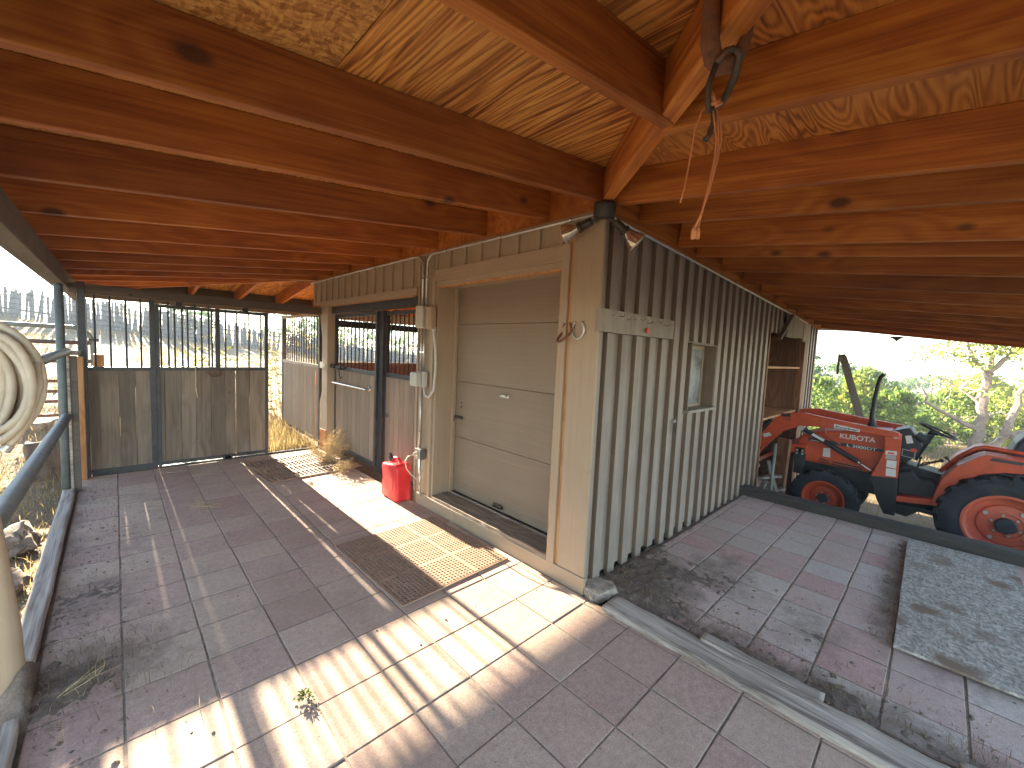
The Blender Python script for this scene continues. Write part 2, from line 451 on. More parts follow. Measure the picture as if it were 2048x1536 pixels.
M['tile_pink'] = tile_mat('pink_patio_tile', 2.93, .28, -.09, .273, (.56,.34,.31), (.57,.42,.375), (.60,.51,.45), (.48,.39,.32), .5, ((.5,-.25,.5,.35,1.),(1.0,-.5,.5,.35,.7),(.2,-1.2,.2,1.6,.9),(.75,-1.1,.35,.3,.6),(1.8,-1.4,1.2,.10,.85),(.9,-1.7,.3,.4,.5),(1.6,0.,1.6,.08,.6)))

def osb_mat(name, a, b, c_, spots=None, rough=.75):
    g = G(name)
    c = g.coords(rand=False)
    w = g.noise(c, 5., 2., .5, 0., 'Color')
    v = g.n('VectorMath', operation='MULTIPLY_ADD'); g.l(w, v.inputs[0]); v.inputs[1].default_value = (.12,.12,.12); g.l(c, v.inputs[2])
    vo = g.n('TexVoronoi', feature='F1', i_Scale=1.); g.l(g.sc(v.outputs[0], (30,95,50)), vo.inputs['Vector'])
    vo2 = g.n('TexVoronoi', feature='F1', i_Scale=1.); g.l(g.sc(v.outputs[0], (100,34,50)), vo2.inputs['Vector'])
    s1 = g.n('SeparateXYZ'); g.l(vo.outputs['Color'], s1.inputs[0]); s2 = g.n('SeparateXYZ'); g.l(vo2.outputs['Color'], s2.inputs[0])
    f = g.math('ADD', g.math('MULTIPLY', s1.outputs[0], .5), g.math('MULTIPLY', s2.outputs[0], .5))
    fine = g.noise(c, 120., 3., .7)
    f = g.math('ADD', g.math('MULTIPLY', f, .8), g.math('MULTIPLY', fine, .22))
    co = g.ramp(f, [(.22, a), (.5, b), (.8, c_)])
    if spots:
        vs = g.n('TexVoronoi', feature='SMOOTH_F1', i_Scale=4.2, i_Smoothness=.3); wv = g.noise(c, 9., 4., .7, 0., 'Color')
        vv = g.n('VectorMath', operation='MULTIPLY_ADD'); g.l(wv, vv.inputs[0]); vv.inputs[1].default_value = (.16,.16,0); g.l(c, vv.inputs[2])
        g.l(vv.outputs[0], vs.inputs['Vector'])
        big = g.noise(c, 1.3, 3., .6)
        k = g.math('MULTIPLY', g.ramp(vs.outputs['Distance'], [(.20,1.),(.40,0.)]), g.ramp(big, [(.38,.25),(.55,.95)]))
        co = g.mix(k, co, spots)
    return g.out(co, rough, bump=f, bd=.003, bs=.5)
M['osb'] = osb_mat('osb_sheathing', (.28,.105,.022), (.50,.23,.055), (.68,.38,.11))
M['osb_grey'] = osb_mat('grey_osb', (.22,.19,.155), (.37,.33,.28), (.57,.53,.47), (.20,.13,.08))

def glass_mat():
    g = G('window_glass')
    c = g.coords()
    n1 = g.noise(c, 3.5, 4., .6)
    co = g.ramp(n1, [(.35,(.16,.17,.17)),(.55,(.38,.40,.39)),(.7,(.52,.54,.52))])  # mottled pale reflection put into the pane's colour
    return g.out(co, .12, spec=.6)
M['glass'] = glass_mat()
def bulb_mat():
    g = G('lamp_reflector_glass')
    g.b.inputs['Transmission Weight'].default_value = .25
    return g.out((.62,.52,.42), .12, .75)
M['bulb'] = bulb_mat()
g = G('lens_glass'); g.b.inputs['Transmission Weight'].default_value = .5
M['lens'] = g.out((.8,.78,.7), .15)

# ------------------------------------------------------------------ ground
def terrain_z(x, y):
    base = -.07 - .56*S01(x, 3.22, 3.34)*(1-S01(y, 3., 9.))
    hill = 0
    if y > 5.5:
        sl = max(.1, min(2.3, 1.62 - .112*(x+1)))
        hill = sl*min(1., (y-5.5)/19.5) + max(0,(min(y,60)-25))*.01
    far = -S01(x, 14, 60)*3.0 if y < 5 else -S01(x,20,80)*2.0
    n = noise.noise(Vector((x*.35, y*.35, 0)))*.10*S01(abs(x+1)+abs(y), 8, 20) + noise.noise(Vector((x*1.7, y*1.7, 3)))*.025
    if -2.6 < x < 3.3 and -6 < y < 5: n = min(0, n)
    return base + hill + far + n
def make_ground():
    def axis(lo, hi, c0, c1, fine):
        a = []; x = c0
        while x < c1: a.append(x); x += fine
        a.append(c1)
        s_ = fine; x = c1
        while x < hi: s_ *= 1.14; x += s_; a.append(x)
        s_ = fine; x = c0; b = []
        while x > lo: s_ *= 1.14; x -= s_; b.append(x)
        return b[::-1] + a
    xs = axis(-160, 200, -7, 9, .12)
    ys = axis(-160, 200, -5, 12, .2)
    mb = MB()
    mb.v = [(x, y, terrain_z(x, y)) for x in xs for y in ys]
    ny = len(ys)
    mb.f = [(i*ny+j, (i+1)*ny+j, (i+1)*ny+j+1, i*ny+j+1) for i in range(len(xs)-1) for j in range(ny-1)]
    mb.m = [0]*len(mb.f)
    o = mb.build('ground', M['ground'], smooth=True)
    tag(o, kind='structure')
make_ground()

def tiles(name, m, x0, px, y0, py, xa, xb, ya, yb, gap=.0065, seed=1, skip=None, clip=None):
    rnd = random.Random(seed)
    mb = MB()
    i0 = math.floor((xa-x0)/px+1e-6); i1 = math.ceil((xb-x0)/px-1e-6)
    j0 = math.floor((ya-y0)/py+1e-6); j1 = math.ceil((yb-y0)/py-1e-6)
    for i in range(i0, i1):
        for j in range(j0, j1):
            ax = max(xa, x0+i*px)+gap/2; bx = min(xb, x0+(i+1)*px)-gap/2
            ay = max(ya, y0+j*py)+gap/2; by = min(yb, y0+(j+1)*py)-gap/2
            if bx-ax < .02 or by-ay < .02: continue
            jit = lambda: rnd.uniform(-.0016,.0016)
            ax += jit(); bx += jit(); ay += jit(); by += jit()
            z = rnd.uniform(-.0022,.0022); tx = rnd.uniform(-.004,.004); ty = rnd.uniform(-.004,.004)
            cx, cy = (ax+bx)/2, (ay+by)/2
            zz = lambda x, y: z+(x-cx)*tx+(y-cy)*ty
            e = .0028
            ring = []
            for (k, dz) in ((0, -.03), (0, -.004), (e*.5, -.0012), (e*1.3, 0)):
                ring.append([(ax+k,ay+k,dz),(bx-k,ay+k,dz),(bx-k,by-k,dz),(ax+k,by-k,dz)])
            vs = [(x,y,d+zz(x,y)) for r in ring for (x,y,d) in r]
            fs = [(12,13,14,15)]
            for k in range(3):
                for q in range(4):
                    fs.append((k*4+q, k*4+(q+1)%4, (k+1)*4+(q+1)%4, (k+1)*4+q))
            mb.add(vs, fs[:1]+fs[9:], 0); mb.add(vs, fs[1:9], 1)
    # bedding between the tiles, uneven
    n = 60
    xs = [xa+(xb-xa)*i/n for i in range(n+1)]; ys = [ya+(yb-ya)*j/n for j in range(n+1)]
    vs = [(x,y,-.0048+noise.noise(Vector((x*6,y*6,seed)))*.003) for x in xs for y in ys]
    mb.add(vs, [(i*(n+1)+j,(i+1)*(n+1)+j,(i+1)*(n+1)+j+1,i*(n+1)+j+1) for i in range(n) for j in range(n)], 1)
    # skirt to close the sides
    mb.box(xa+.005, xb-.005, ya+.005, yb-.005, -.2, -.02, 1)
    o = mb.build(name, [m, M['grout']])
    return tag(o, kind='structure')
tiles('front_patio', M['tile'], TX0, TPX, TY0, TPY, -2.46, -.04, -4.5, 4.70, seed=3)
tiles('side_patio', M['tile_pink'], 2.93, .28, -.09, .273, .16, 3.10, -4.5, -.03, gap=.009, seed=5)

# earth heaped between the patios and along the wall foot
def dirt_patch(name, x0, x1, y0, y1, hfun, nx, ny, kind='stuff', label=None):
    mb = MB()
    for i in range(nx+1):
        for j in range(ny+1):
            x = x0+(x1-x0)*i/nx; y = y0+(y1-y0)*j/ny
            mb.v.append((x, y, hfun(x, y)))
    mb.f = [(i*(ny+1)+j,(i+1)*(ny+1)+j,(i+1)*(ny+1)+j+1,i*(ny+1)+j+1) for i in range(nx) for j in range(ny)]
    mb.m = [0]*len(mb.f)
    o = mb.build(name, M['dirt'], smooth=True)
    tag(o, label, 'loose earth' if label else None, kind=kind)
    return o
def fb(x, y, s=1., z=0): 
    return noise.fractal(Vector((x*s, y*s, z)), .8, 2.1, 5)
def h_side(x, y):
    # strong near the wall corner, thin ridge along the timber
    a = .030*math.exp(-((x-.45)/.42)**2 - ((y+.22)/.28)**2)
    a += .014*math.exp(-((x-.95)/.35)**2 - ((y+.55)/.35)**2)
    a += .020*math.exp(-((x-.22)/.10)**2)
    a += .012*math.exp(-((y+.03)/.06)**2)
    a += .012*math.exp(-((x-.55)/.2)**2-((y+1.1)/.25)**2) + .012*math.exp(-((y+1.40)/.07)**2)*(1 if x>.8 else .2)
    return -.019 + a + .010*fb(x, y, 3.5) + .010*fb(x,y,22.,4)
dirt_patch('dirt', .06, 3.1, -3.2, .03, h_side, 230, 240, label='dark loose earth spilled over the pink tiles beside the weathered timber')
def h_left(x, y):
    a = .030*math.exp(-((x+2.36)/.13)**2-((y-1.03)/.17)**2) + .013*math.exp(-((x+2.15)/.25)**2-((y-1.05)/.2)**2)
    a += .016*math.exp(-((x+2.30)/.16)**2-((y-1.75)/.25)**2) + .012*math.exp(-((x+2.44)/.06)**2) + .011*math.exp(-((x+2.05)/.25)**2-((y-1.95)/.15)**2)
    if x < -2.47: a = min(a, .05)-.10*S01(-x, 2.47, 2.56)+.16*math.exp(-((x+2.52)/.09)**2-((y-1.07)/.16)**2)
    return -.021 + a + .008*fb(x, y, 6.,2) + .009*fb(x,y,28.,5)
dirt_patch('dirt', -2.66, -1.5, -.2, 4.68, h_left, 80, 330, label='dark loose earth gathered along the left kerb board beside the round post')
def h_front(x, y):
    return -.0125 + .010*math.exp(-((x+.03)/.05)**2) + .006*fb(x, y, 5., 7) + .004*fb(x,y,24.,5)
# ------------------------------------------------------------------ barn
ZB = 2.46; SL = .125; DEP = .19
zf = lambda x: ZB + SL*x
zs = lambda x, y: ZB - .042*max(x, 0) + SL*y
barn = thing('barn', 'tan and grey board and batten barn with orange timber roof overhang', 'barn', (0,0,0))

def timber(name, a, b, w, h, m, parent=barn, bevel=.004, wav=.0):
    """a beam as its own object, length along local X"""
    a = Vector(a); b = Vector(b); d = b-a; L = d.length; d.normalize()
    s_ = Vector((0,0,1)).cross(d)
    if s_.length < 1e-4: s_ = Vector((0,1,0))
    s_.normalize(); u = d.cross(s_)
    mb = MB(); mb.box(0, L, -w/2, w/2, 0, h)
    o = mb.build(name, m, parent, bevel=bevel)
    Mx = Matrix((d, s_, u)).transposed().to_4x4(); Mx.translation = a
    o.matrix_local = Mx
    return o
EX = -2.66; EY = -2.66
# rafters over the front, hip jacks included
for y0 in (-2.1, -1.46, -.78, -.05, .448, 1.112, 1.804, 2.479, 3.114, 3.743, 4.38, 5.0, 5.68, 6.35):
    yc = y0+.0225
    xa = 2.5 if 2.1 < y0 < 4.9 else (.02 if 0 <= y0 < 4.9 else (yc+.02 if y0 < 0 else 5.05-yc+.02))
    if y0 == -.05: xa = -.06
    xa = min(xa, 2.5)
    if xa > EX+.1: timber('rafter', (xa, yc, zf(xa)), (EX, yc, zf(EX)), .045, DEP, M['rafter'])
# rafters over the side
for x0 in (-2.1, -1.42, -.72, .0, .40, 1.0, 1.34, 1.90, 2.52, 3.13, 3.76, 4.30, 4.85, 5.40, 6.0, 6.6):
    xc = x0+.0225
    ya = xc-.03 if x0 < 0 else -.0
    if x0 == 0: ya = -.05
    timber('rafter', (xc, ya, zs(xc, ya)), (xc, EY, zs(xc, EY)), .045, DEP, M['rafter'])
# rafters over the far side
for x0 in (.05, .7, 1.35, 2.0, 2.7, -.6, -1.25, -1.9):
    xc = x0; ya = 5.1 if x0 > 0 else 5.05-xc
    timber('rafter', (xc, ya, ZB-SL*(ya-5.05)), (xc, 7.28, ZB-SL*2.23), .045, DEP, M['rafter'])
timber('hip_rafter', (.06, .06, ZB+.012), (-2.68, -2.68, zf(-2.68)+.012), .068, DEP-.015, M['rafter'])
timber('hip_rafter', (.06, 4.99, ZB+.012), (-2.25, 7.30, zf(-2.25)+.012), .068, DEP-.015, M['rafter'])
# sheathing
def deck(name, polys, m, t=.016):
    mb = MB()
    for poly in polys:
        n = len(poly)
        vs = list(poly)+[(x,y,z+t) for x,y,z in poly]
        mb.add(vs, [tuple(range(n-1,-1,-1)), tuple(range(n,2*n))]+[(i,(i+1)%n,n+(i+1)%n,n+i) for i in range(n)])
    o = mb.build(name, m, barn, weld=False)
    bm = bmesh.new(); bm.from_mesh(o.data); bmesh.ops.recalc_face_normals(bm, faces=bm.faces); bm.to_mesh(o.data); bm.free()
    return o
D = DEP+.002
F = lambda x, y: (x, y, zf(x)+D)
S = lambda x, y: (x, y, zs(x, y)+D)
Bk = lambda x, y: (x, y, ZB-SL*(y-5.05)+D)
XO = -1.63
deck('plywood_sheathing', [[F(.05,.05),F(XO,XO),F(XO,5.05-XO),F(.05,5.0)], [F(2.6,2.02),F(.052,2.02),F(.052,4.99),F(2.6,4.99)]], M['ply_front'])
deck('osb_sheathing', [[F(XO-.004,XO-.004),F(-2.7,-2.7),F(-2.7,7.33),F(-2.28,7.33),F(XO-.004,5.05-XO)]], M['osb'])
deck('plywood_sheathing', [[S(.0,.0),S(-2.7,-2.7),S(0,-2.7)], [S(0.003,.05),S(.003,-2.7),S(6.95,-2.7),S(6.95,.05)]], M['ply_side'])
deck('plywood_sheathing', [[Bk(.0,5.05),Bk(3.2,5.05),Bk(3.2,7.33),Bk(-2.28,7.33)]], M['ply_front'])
# roof covering above
mb = MB()
up = .05
def rp(p, dz=up): return (p[0], p[1], p[2]+dz)
ridge = [(2.6, 2.5, zf(2.6)+D+.03), (4.4, 2.5, zf(2.6)+D+.03)]
E0, E1, E2, E3 = (-2.74,-2.74,zf(-2.74)+D), (7.0,-2.74,zs(7,-2.74)+D), (7.0,7.36,2.47), (-2.74,7.36,2.47)
vs = [rp(p,.03) for p in (E0,E1,E2,E3)] + [rp(p,.06) for p in ridge] + [rp(p,.07) for p in (E0,E1,E2,E3)] + [rp(p,.12) for p in ridge]
fs = [(0,1,5,4),(1,2,5),(2,3,4,5),(3,0,4)]
fs += [tuple(i+6 for i in q[::-1]) for q in fs] + [(0,6,7,1),(1,7,8,2),(2,8,9,3),(3,9,6,0)]
mb.add(vs, fs); mb.build('roof', M['darkbox'], barn)
# eave boards and beams
def bx(name, m, *b, bevel=.003, parent=barn):
    mb = MB(); mb.box(*b); return mb.build(name, m, parent, bevel=bevel)
bx('fascia', M['kerbwood'], -2.715, -2.675, -2.7, 7.33, zf(-2.7)-.03, zf(-2.7)+.24)
timber('fascia', (-2.66, -2.69, zf(-2.69)-.02), (6.95, -2.69, zs(6.95,-2.69)-.02), .035, .2, M['kerbwood'])
bx('fascia', M['kerbwood'], -2.66, 6.9, 7.30, 7.335, 2.075, 2.38)
timber('eave_beam', (-2.54, -2.6, 1.985), (-2.54, 7.25, 1.985), .075, .152, M['kerbwood'])
timber('eave_beam', (-2.5, -2.5, 1.985), (6.8, -2.5, 1.75), .075, .150, M['kerbwood'])
timber('eave_beam', (-2.49, 7.0, 2.03), (6.8, 7.0, 2.03), .075, .18, M['kerbwood'])
for p in ((6.7,-2.5,-.66),(3.0,-2.5,-.08),(-2.5,-2.5,-.08),(-2.5,7.0,-.02),(.75,7.0,-.02),(3.6,7.0,-.1)):
    bx('roof_post', M['kerbwood'], p[0]-.05, p[0]+.05, p[1]-.05, p[1]+.05, p[2]-.1, 2.0 if p[0]<6 else 1.75)
mb = MB()
mb.prism([(-.11,0),(.1,0),(.02,-.05),(-.01,-.085),(-.04,-.05)], lambda a,b,d: (6.9+d, -.95+a, zs(6.9,-.95)+b+.01), 0, .012)
mb.build('torn_flap', M['darkbox'], barn)
# blocking along the wall plates
mb = MB()
mb.box(.0, .04, .08, 5.03, 2.425, 2.66)
mb.build('blocking', M['rafter'], barn)
mb = MB()
mb.prism([(0.06,2.42),(6.6,2.42-.042*6.6),(6.6,2.655-.042*6.6),(0.06,2.655)], lambda a,b,d: (a, d, b), 0.0, .04)
mb.build('blocking', M['rafter'], barn)

# ---- front wall (plane x = 0, outside is -x)
mb = MB()
mb.box(0, .05, 1.84, 2.13, -.1, 2.425)
mb.box(.0, .05, .0, 1.84, 2.15, 2.425)
mb.box(.0, .05, 2.13, 5.05, 2.10, 2.425)
mb.box(.0, .05, .0, .24, -.1, 2.15)
for k in range(-1, 30):
    y = .30+.213*k
    if y > 5.02: break
    z0 = .105 if 1.8 < y < 2.07 else (2.26 if y < 1.8 else 2.125)
    if y < .21: continue
    mb.box(-.02, 0, y, y+.042, z0, 2.415)
mb.box(-.02, 0, 1.815, 1.85, .105, 2.415); mb.box(-.02, 0, 2.075, 2.10, .105, 2.415)
mb.box(-.022, 0, 5.01, 5.05, 2.1, 2.42)
mb.build('front_wall', M['tan'], barn, bevel=.002)
bx('baseboard', M['tan_h'], -.032, 0, -.03, 2.02, -.02, .105, bevel=.006)
bx('wall_cap', M['tan_h'], -.028, 0, .0, 5.07, 2.418, 2.432, bevel=.002)
bx('corner_board', M['tan'], -.024, 0, -.022, .200, .105, 2.418, bevel=.004)
# peeled edges of raw wood
def ragged(x0, x1, ya, yb, z0, z1, n, amp, side, seed):
    """board standing in z whose one edge is chewed"""
    rnd = random.Random(seed)
    left = []; right = []
    for i in range(n+1):
        z = z0+(z1-z0)*i/n
        j = rnd.uniform(0, amp)*(1 if rnd.random() < .6 else .2)
        if side > 0: left.append((ya, z)); right.append((yb-j, z))
        else: left.append((ya+j, z)); right.append((yb, z))
    mb = MB()
    mb.prism(left+right[::-1], lambda a,b,d: (d, a, b), x1, x0)
    return mb
ragged(-.036, 0, .225, .290, .105, 2.262, 46, .010, 1, 3).build('door_casing', M['tan'], barn)
bx('door_casing_core', M['raw'], -.030, 0, .288, .2925, .11, 2.25, bevel=0)
bx('exposed_edge', M['raw'], -.017, 0, .203, .222, .106, 2.30, bevel=0)
ragged(-.026, 0, 0, 0, 0, 0, 1, 0, 1, 1)
mb = MB(); mb.rough(T(-.014, 1.045, 2.209)@RZ(90), .755, .014, .052, 30, 2, 3, .002, 8, 5)
mb.build('door_head_trim', M['tan_h'], barn)
bx('door_head_jamb', M['tan_h'], .0, .225, .285, 1.80, 2.118, 2.152, bevel=.003)
mb = MB(); mb.rough(T(.03, 1.04, 2.112)@RZ(90), .745, .022, .006, 40, 2, 2, .003, 12, 8); mb.build('exposed_edge', M['raw'], barn)
bx('door_jamb', M['tan'], .0, .225, 1.782, 1.84, .10, 2.15, bevel=.004)
bx('door_jamb', M['tan'], .0, .225, .24, .286, .10, 2.15, bevel=.004)
bx('door_stop', M['tan'], .185, .222, 1.752, 1.782, .12, 2.115, bevel=.003)
bx('door_stop', M['raw'], .183, .190, 1.748, 1.756, 1.10, 1.13, bevel=0)
mb = MB(); mb.rough(T(.10, 1.03, .112)@RZ(90), .745, .125, .022, 60, 12, 2, .005, 9, 4)
mb.build('door_sill', M['sillwood'], barn)
bx('door_sill_lip', M['sillwood'], .185, .205, .3, 1.75, .128, .146, bevel=.004)
# roll-up door
def roll_door():
    mb = MB()
    for k in range(4):
        mb.box(.226, .262, .27, 1.80, .145+k*.545+(.0012 if k else 0), .145+(k+1)*.545-.0012)
    d = mb.build('roll_up_door', M['doorpaint'], barn, bevel=.004)
    d['label'] = 'brown grey roll up door of four grained panels'
    bx('door_shade_sheet', M['blackplastic'], .265, .30, .26, 1.81, .1, 2.4, bevel=0)  # black sheet stands in for the dark behind the door seams
    h = MB(); h.box(.215, .227, 1.0, 1.115, 1.148, 1.178)
    h.tube([(.212,1.02,1.166),(.195,1.03,1.172),(.188,1.058,1.172),(.195,1.088,1.172),(.212,1.098,1.166)], .006, 6)
    h.cyl((.216,1.0,1.163),(.210,1.0,1.163), .012, 8)
    h.build('handle', M['steel'], d)
    h = MB(); h.box(.20, .227, 1.02, 1.13, .176, .19); h.box(.2, .206, 1.02, 1.13, .176, .21); h.build('lift_handle', M['iron'], d)
    h = MB(); h.box(.212, .227, 1.64, 1.80, .872, .902); h.cyl((.206,1.82,.888),(.206,1.62,.888), .006, 8)
    for y in (1.66,1.71,1.77): h.box(.200,.226, y-.008, y+.008, .876,.90)
    h.tube([(.206,1.73,.884),(.19,1.735,.86),(.196,1.74,.845)], .005, 6)
    h.build('slide_bolt', M['iron'], d)
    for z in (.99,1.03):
        h = MB(); h.cyl((.2225,1.665,z),(.228,1.665,z), .010, 10); h.build('hole_shade_disc', M['blackplastic'], d)  # black disc stands in for the shade inside each hole
roll_door()

# stall front
mb = MB(); mb.rough(T(-.016, 3.44, 2.092)@RZ(90), 1.33, .016, .036, 60, 2, 3, .003, 7, 12); mb.build('stall_head_trim', M['tan_h'], barn)
mb = MB(); mb.rough(T(.0, 3.4, 2.052)@RZ(90), 1.2, .014, .006, 60, 2, 2, .003, 10, 13); mb.build('exposed_edge', M['raw'], barn)
bx('stall_header', M['rail'], .03, .10, 2.14, 4.49, 1.955, 2.056)
bx('stall_post', M['tan'], 0.004, .09, 2.118, 2.136, .0, 2.06)
def post_poly():
    e = []
    n = 40
    for i in range(n+1):
        z = .30+(2.056-.30)*i/n
        d = .085*S01(z,.62,.9)*(1-S01(z,1.55,1.95)) + .012*noise.noise(Vector((z*9,0,2)))*S01(z,.6,.8)
        e.append((4.755-max(0,d), z))
    return [(4.475,.30)]+[(4.475,2.056)]+e[::-1]
mb = MB(); mb.prism(post_poly(), lambda a,b,d: (d,a,b), .0, -.024); mb.build('stall_post_face', M['tan'], barn)
bx('stall_post', M['raw'], .001, .09, 4.475, 4.752, .0, 2.056)
bx('stall_post_jamb', M['tan'], -.0225, .0895, 4.468, 4.4745, .0, 2.055, bevel=0)
bx('stall_post_foot', M['rafter'], -.026, 0, 4.51, 4.75, .0, .296)
# sliding stall door
def stall_panel(name, label, x, y0, y1, nb, nplank, z0=.07, z1=1.945, mid=1.205):
    f = MB(); w = .045
    f.box(x, x+.04, y0, y0+w, z0, z1); f.box(x, x+.04, y1-w, y1, z0, z1)
    f.box(x+.002, x+.038, y0+w, y1-w, z1-w, z1); f.box(x+.002, x+.038, y0+w, y1-w, mid-.03, mid+.02); f.box(x+.002, x+.038, y0+w, y1-w, z0, z0+w)
    d = f.build(name, M['rail'], barn, bevel=.003)
    d['label'] = label
    p = MB(); bw = (y1-y0-2*w)/nplank
    for k in range(nplank):
        p.box(x+.008+random.uniform(-.002,.002), x+.03, y0+w+k*bw+.0022, y0+w+(k+1)*bw-.0022, z0+w, mid-.03)
    p.build('planks', M['plank_tan'], d, bevel=.005)
    for k in range(nb):
        y = y0+w+(y1-y0-2*w)*(k+1)/(nb+1)
        b = MB(); b.cyl((x+.02,y,mid+.01),(x+.02,y,z1-w+.01), .0085, 8); sm(b.build('bar', M['black'], d))
    return d
sd_ = stall_panel('sliding_door', 'grey planked sliding stall door with barred top and steel pull bar', .075, 3.17, 4.47, 9, 9)
st_ = stall_panel('stall_grille', 'fixed planked stall front with barred top', .135, 2.136, 3.10, 8, 8, z0=.03)
bx('stall_mullion', M['black'], .10, .19, 3.06, 3.20, .0, 1.953)
h = MB()
h.tube([(.015,4.36,1.0),(.015,3.30,1.0)], .017, 10)
h.tube([(.075,4.30,1.0),(.02,4.30,1.0)], .012, 8); h.tube([(.075,3.34,1.0),(.02,3.34,1.0)], .012, 8)
h.lathe([(.034,0),(.03,.01),(.012,.014)], (.075,3.34,1.0), (-1,0,0), 12); h.lathe([(.034,0),(.03,.01),(.012,.014)], (.075,4.30,1.0), (-1,0,0), 12)
sm(h.build('pull_bar', M['steel'], sd_))
h = MB()
h.cyl((.04,4.62,1.225),(.04,4.0,1.225), .015, 10); h.cyl((.04,4.56,1.225),(.04,4.34,1.225), .03, 12); h.cyl((.04,4.22,1.225),(.04,4.12,1.225), .026, 12)
h.box(.02,.07, 4.10,4.4, 1.195,1.205); h.tube([(.03,4.17,1.22),(.005,4.13,1.19),(.0,4.10,1.12),(.005,4.07,1.07),(.02,4.05,1.10)], .007, 6)
sm(h.build('latch', M['black'], sd_))
h = MB(); h.box(-.03,-.024,4.64,4.75,1.18,1.27); h.box(-.034,-.03,4.55,4.66,1.2,1.25); h.build('latch_plate', M['galv'], barn)
# inside of the stall
bx('stall_side_wall', M['stallwall'], .06, 2.9, 4.99, 5.03, -.1, 1.235)
bx('stall_rail_cap', M['raw'], .06, 2.9, 4.98, 5.04, 1.237, 1.255)
bx('stall_top_rail', M['black'], .06, 2.9, 4.99, 5.05, 1.80, 1.90)
bx('stall_plate', M['rafter'], .06, 2.9, 4.985, 5.045, 2.25, 2.44)
bx('stall_corner_post', M['kerbwood'], .05, .14, 4.93, 5.05, -.1, 2.45)
bx('partition', M['stallwall'], .06, 2.9, 1.96, 2.0, -.1, 2.6)
bx('partition', M['stallwall'], 2.9, 2.95, 1.96, 5.05, -.1, 2.75)
mb = MB()
mb.box(.30, 2.9, .06, 1.95, -.05, -.02); mb.build('inner_floor', M['dirt'], barn)
bx('end_wall', M['sidepaint'], 6.46, 6.5, .04, 5.05, -.7, 2.4)
bx('rear_wall', M['sidepaint'], 2.95, 6.46, 5.0, 5.04, -.7, 2.45)

# ---- side wall (plane y = 0, outside is -y)
ztop = lambda x: 2.425-.042*x
mb = MB()
YB = .034
def wallseg(x0, x1, z0, z1=None):
    poly = [(x0,z0),(x1,z0),(x1,z1 if z1 is not None else ztop(x1)),(x0,z1 if z1 is not None else ztop(x0))]
    mb.prism(poly, lambda a,b,d: (a,d,b), YB, YB+.03, 0)
WX0, WX1, WZ0, WZ1 = 1.41, 1.985, 1.095, 1.69
wallseg(0.0, WX0, .035); wallseg(WX0, WX1, .035, WZ0); wallseg(WX0, WX1, WZ1); wallseg(WX1, 3.1, .0); wallseg(3.1,3.72,-.7)
wallseg(3.72, 4.4, 1.94); wallseg(4.4, 5.75, 1.95); wallseg(5.75, 6.5, -.7)
rb = random.Random(11)
def batten(x, z0, z1, w=.084, d=.034):
    y0 = rb.uniform(-.003,.003); x += rb.uniform(-.005,.005)
    ps = [(x,y0),(x+w,y0),(x+w,YB),(x,YB)]
    lean = rb.uniform(-.004,.004)
    vs = [(px,py,z0) for px,py in ps]+[(px+lean,py,z1) for px,py in ps]
    mb.add(vs, [(0,1,5,4)], 0)
    mb.add(vs, [(3,0,4,7),(1,2,6,5),(0,3,2,1),(4,5,6,7)], 1)
k = 0
while True:
    x = .112+.189*k; k += 1
    if x > 6.45: break
    zt = ztop(x)-.005
    zb = (rb.uniform(-.015,.03) if x < 1.3 else rb.uniform(-.02,.005)) if x < 3.05 else -.7
    if WX0-.06 < x < WX1-.02:
        batten(x, zb, WZ0-.02); batten(x, WZ1+.012, zt)
    elif 3.68 < x < 4.2: batten(x, 1.93, zt)
    elif 4.2 <= x < 5.72: continue
    else: batten(x, zb, zt)
mb.box(-.0, .056, -.002, YB, .02, 2.42, 0)
mb.build('side_wall', [M['sidepaint'], M['battenside']], barn)
bx('gap_shade_strip', M['blackplastic'], .02, 3.1, .05, .09, -.1, .045, bevel=0)  # black strip stands in for the shade under the wall
# small slot high in the wall, its inner shade a black block
bx('slot_shade_block', M['blackplastic'], 1.645, 1.665, YB-.004, YB, 2.12, 2.22, bevel=0)
# window
w = MB()
w.box(WX0, WX0+.012, -.004, .17, WZ0, WZ1); w.box(WX1-.012, WX1, -.004, .17, WZ0, WZ1); w.box(WX0, WX1, -.002, .17, WZ1-.012, WZ1)
wo = w.build('window', M['battenside'], barn)
w = MB(); w.rough(T((WX0+WX1)/2, .055, WZ0-.006), .31, .085, .012, 24, 4, 2, .003, 9, 2); w.build('sill', M['greyboard'], wo)
w = MB()
w.box(WX0+.012, WX0+.04, .11, .135, WZ0, WZ1-.012); w.box(WX1-.045, WX1-.012, .11, .135, WZ0, WZ1-.012)
w.box(WX0+.04, WX1-.045, .112, .133, WZ0, WZ0+.03); w.box(WX0+.04, WX1-.045, .112, .133, WZ1-.045, WZ1-.012)
w.build('frame', M['tan'], wo)
w = MB(); w.box(WX0+.04, WX1-.045, .12, .126, WZ0+.03, WZ1-.045); w.build('pane', M['glass'], wo)
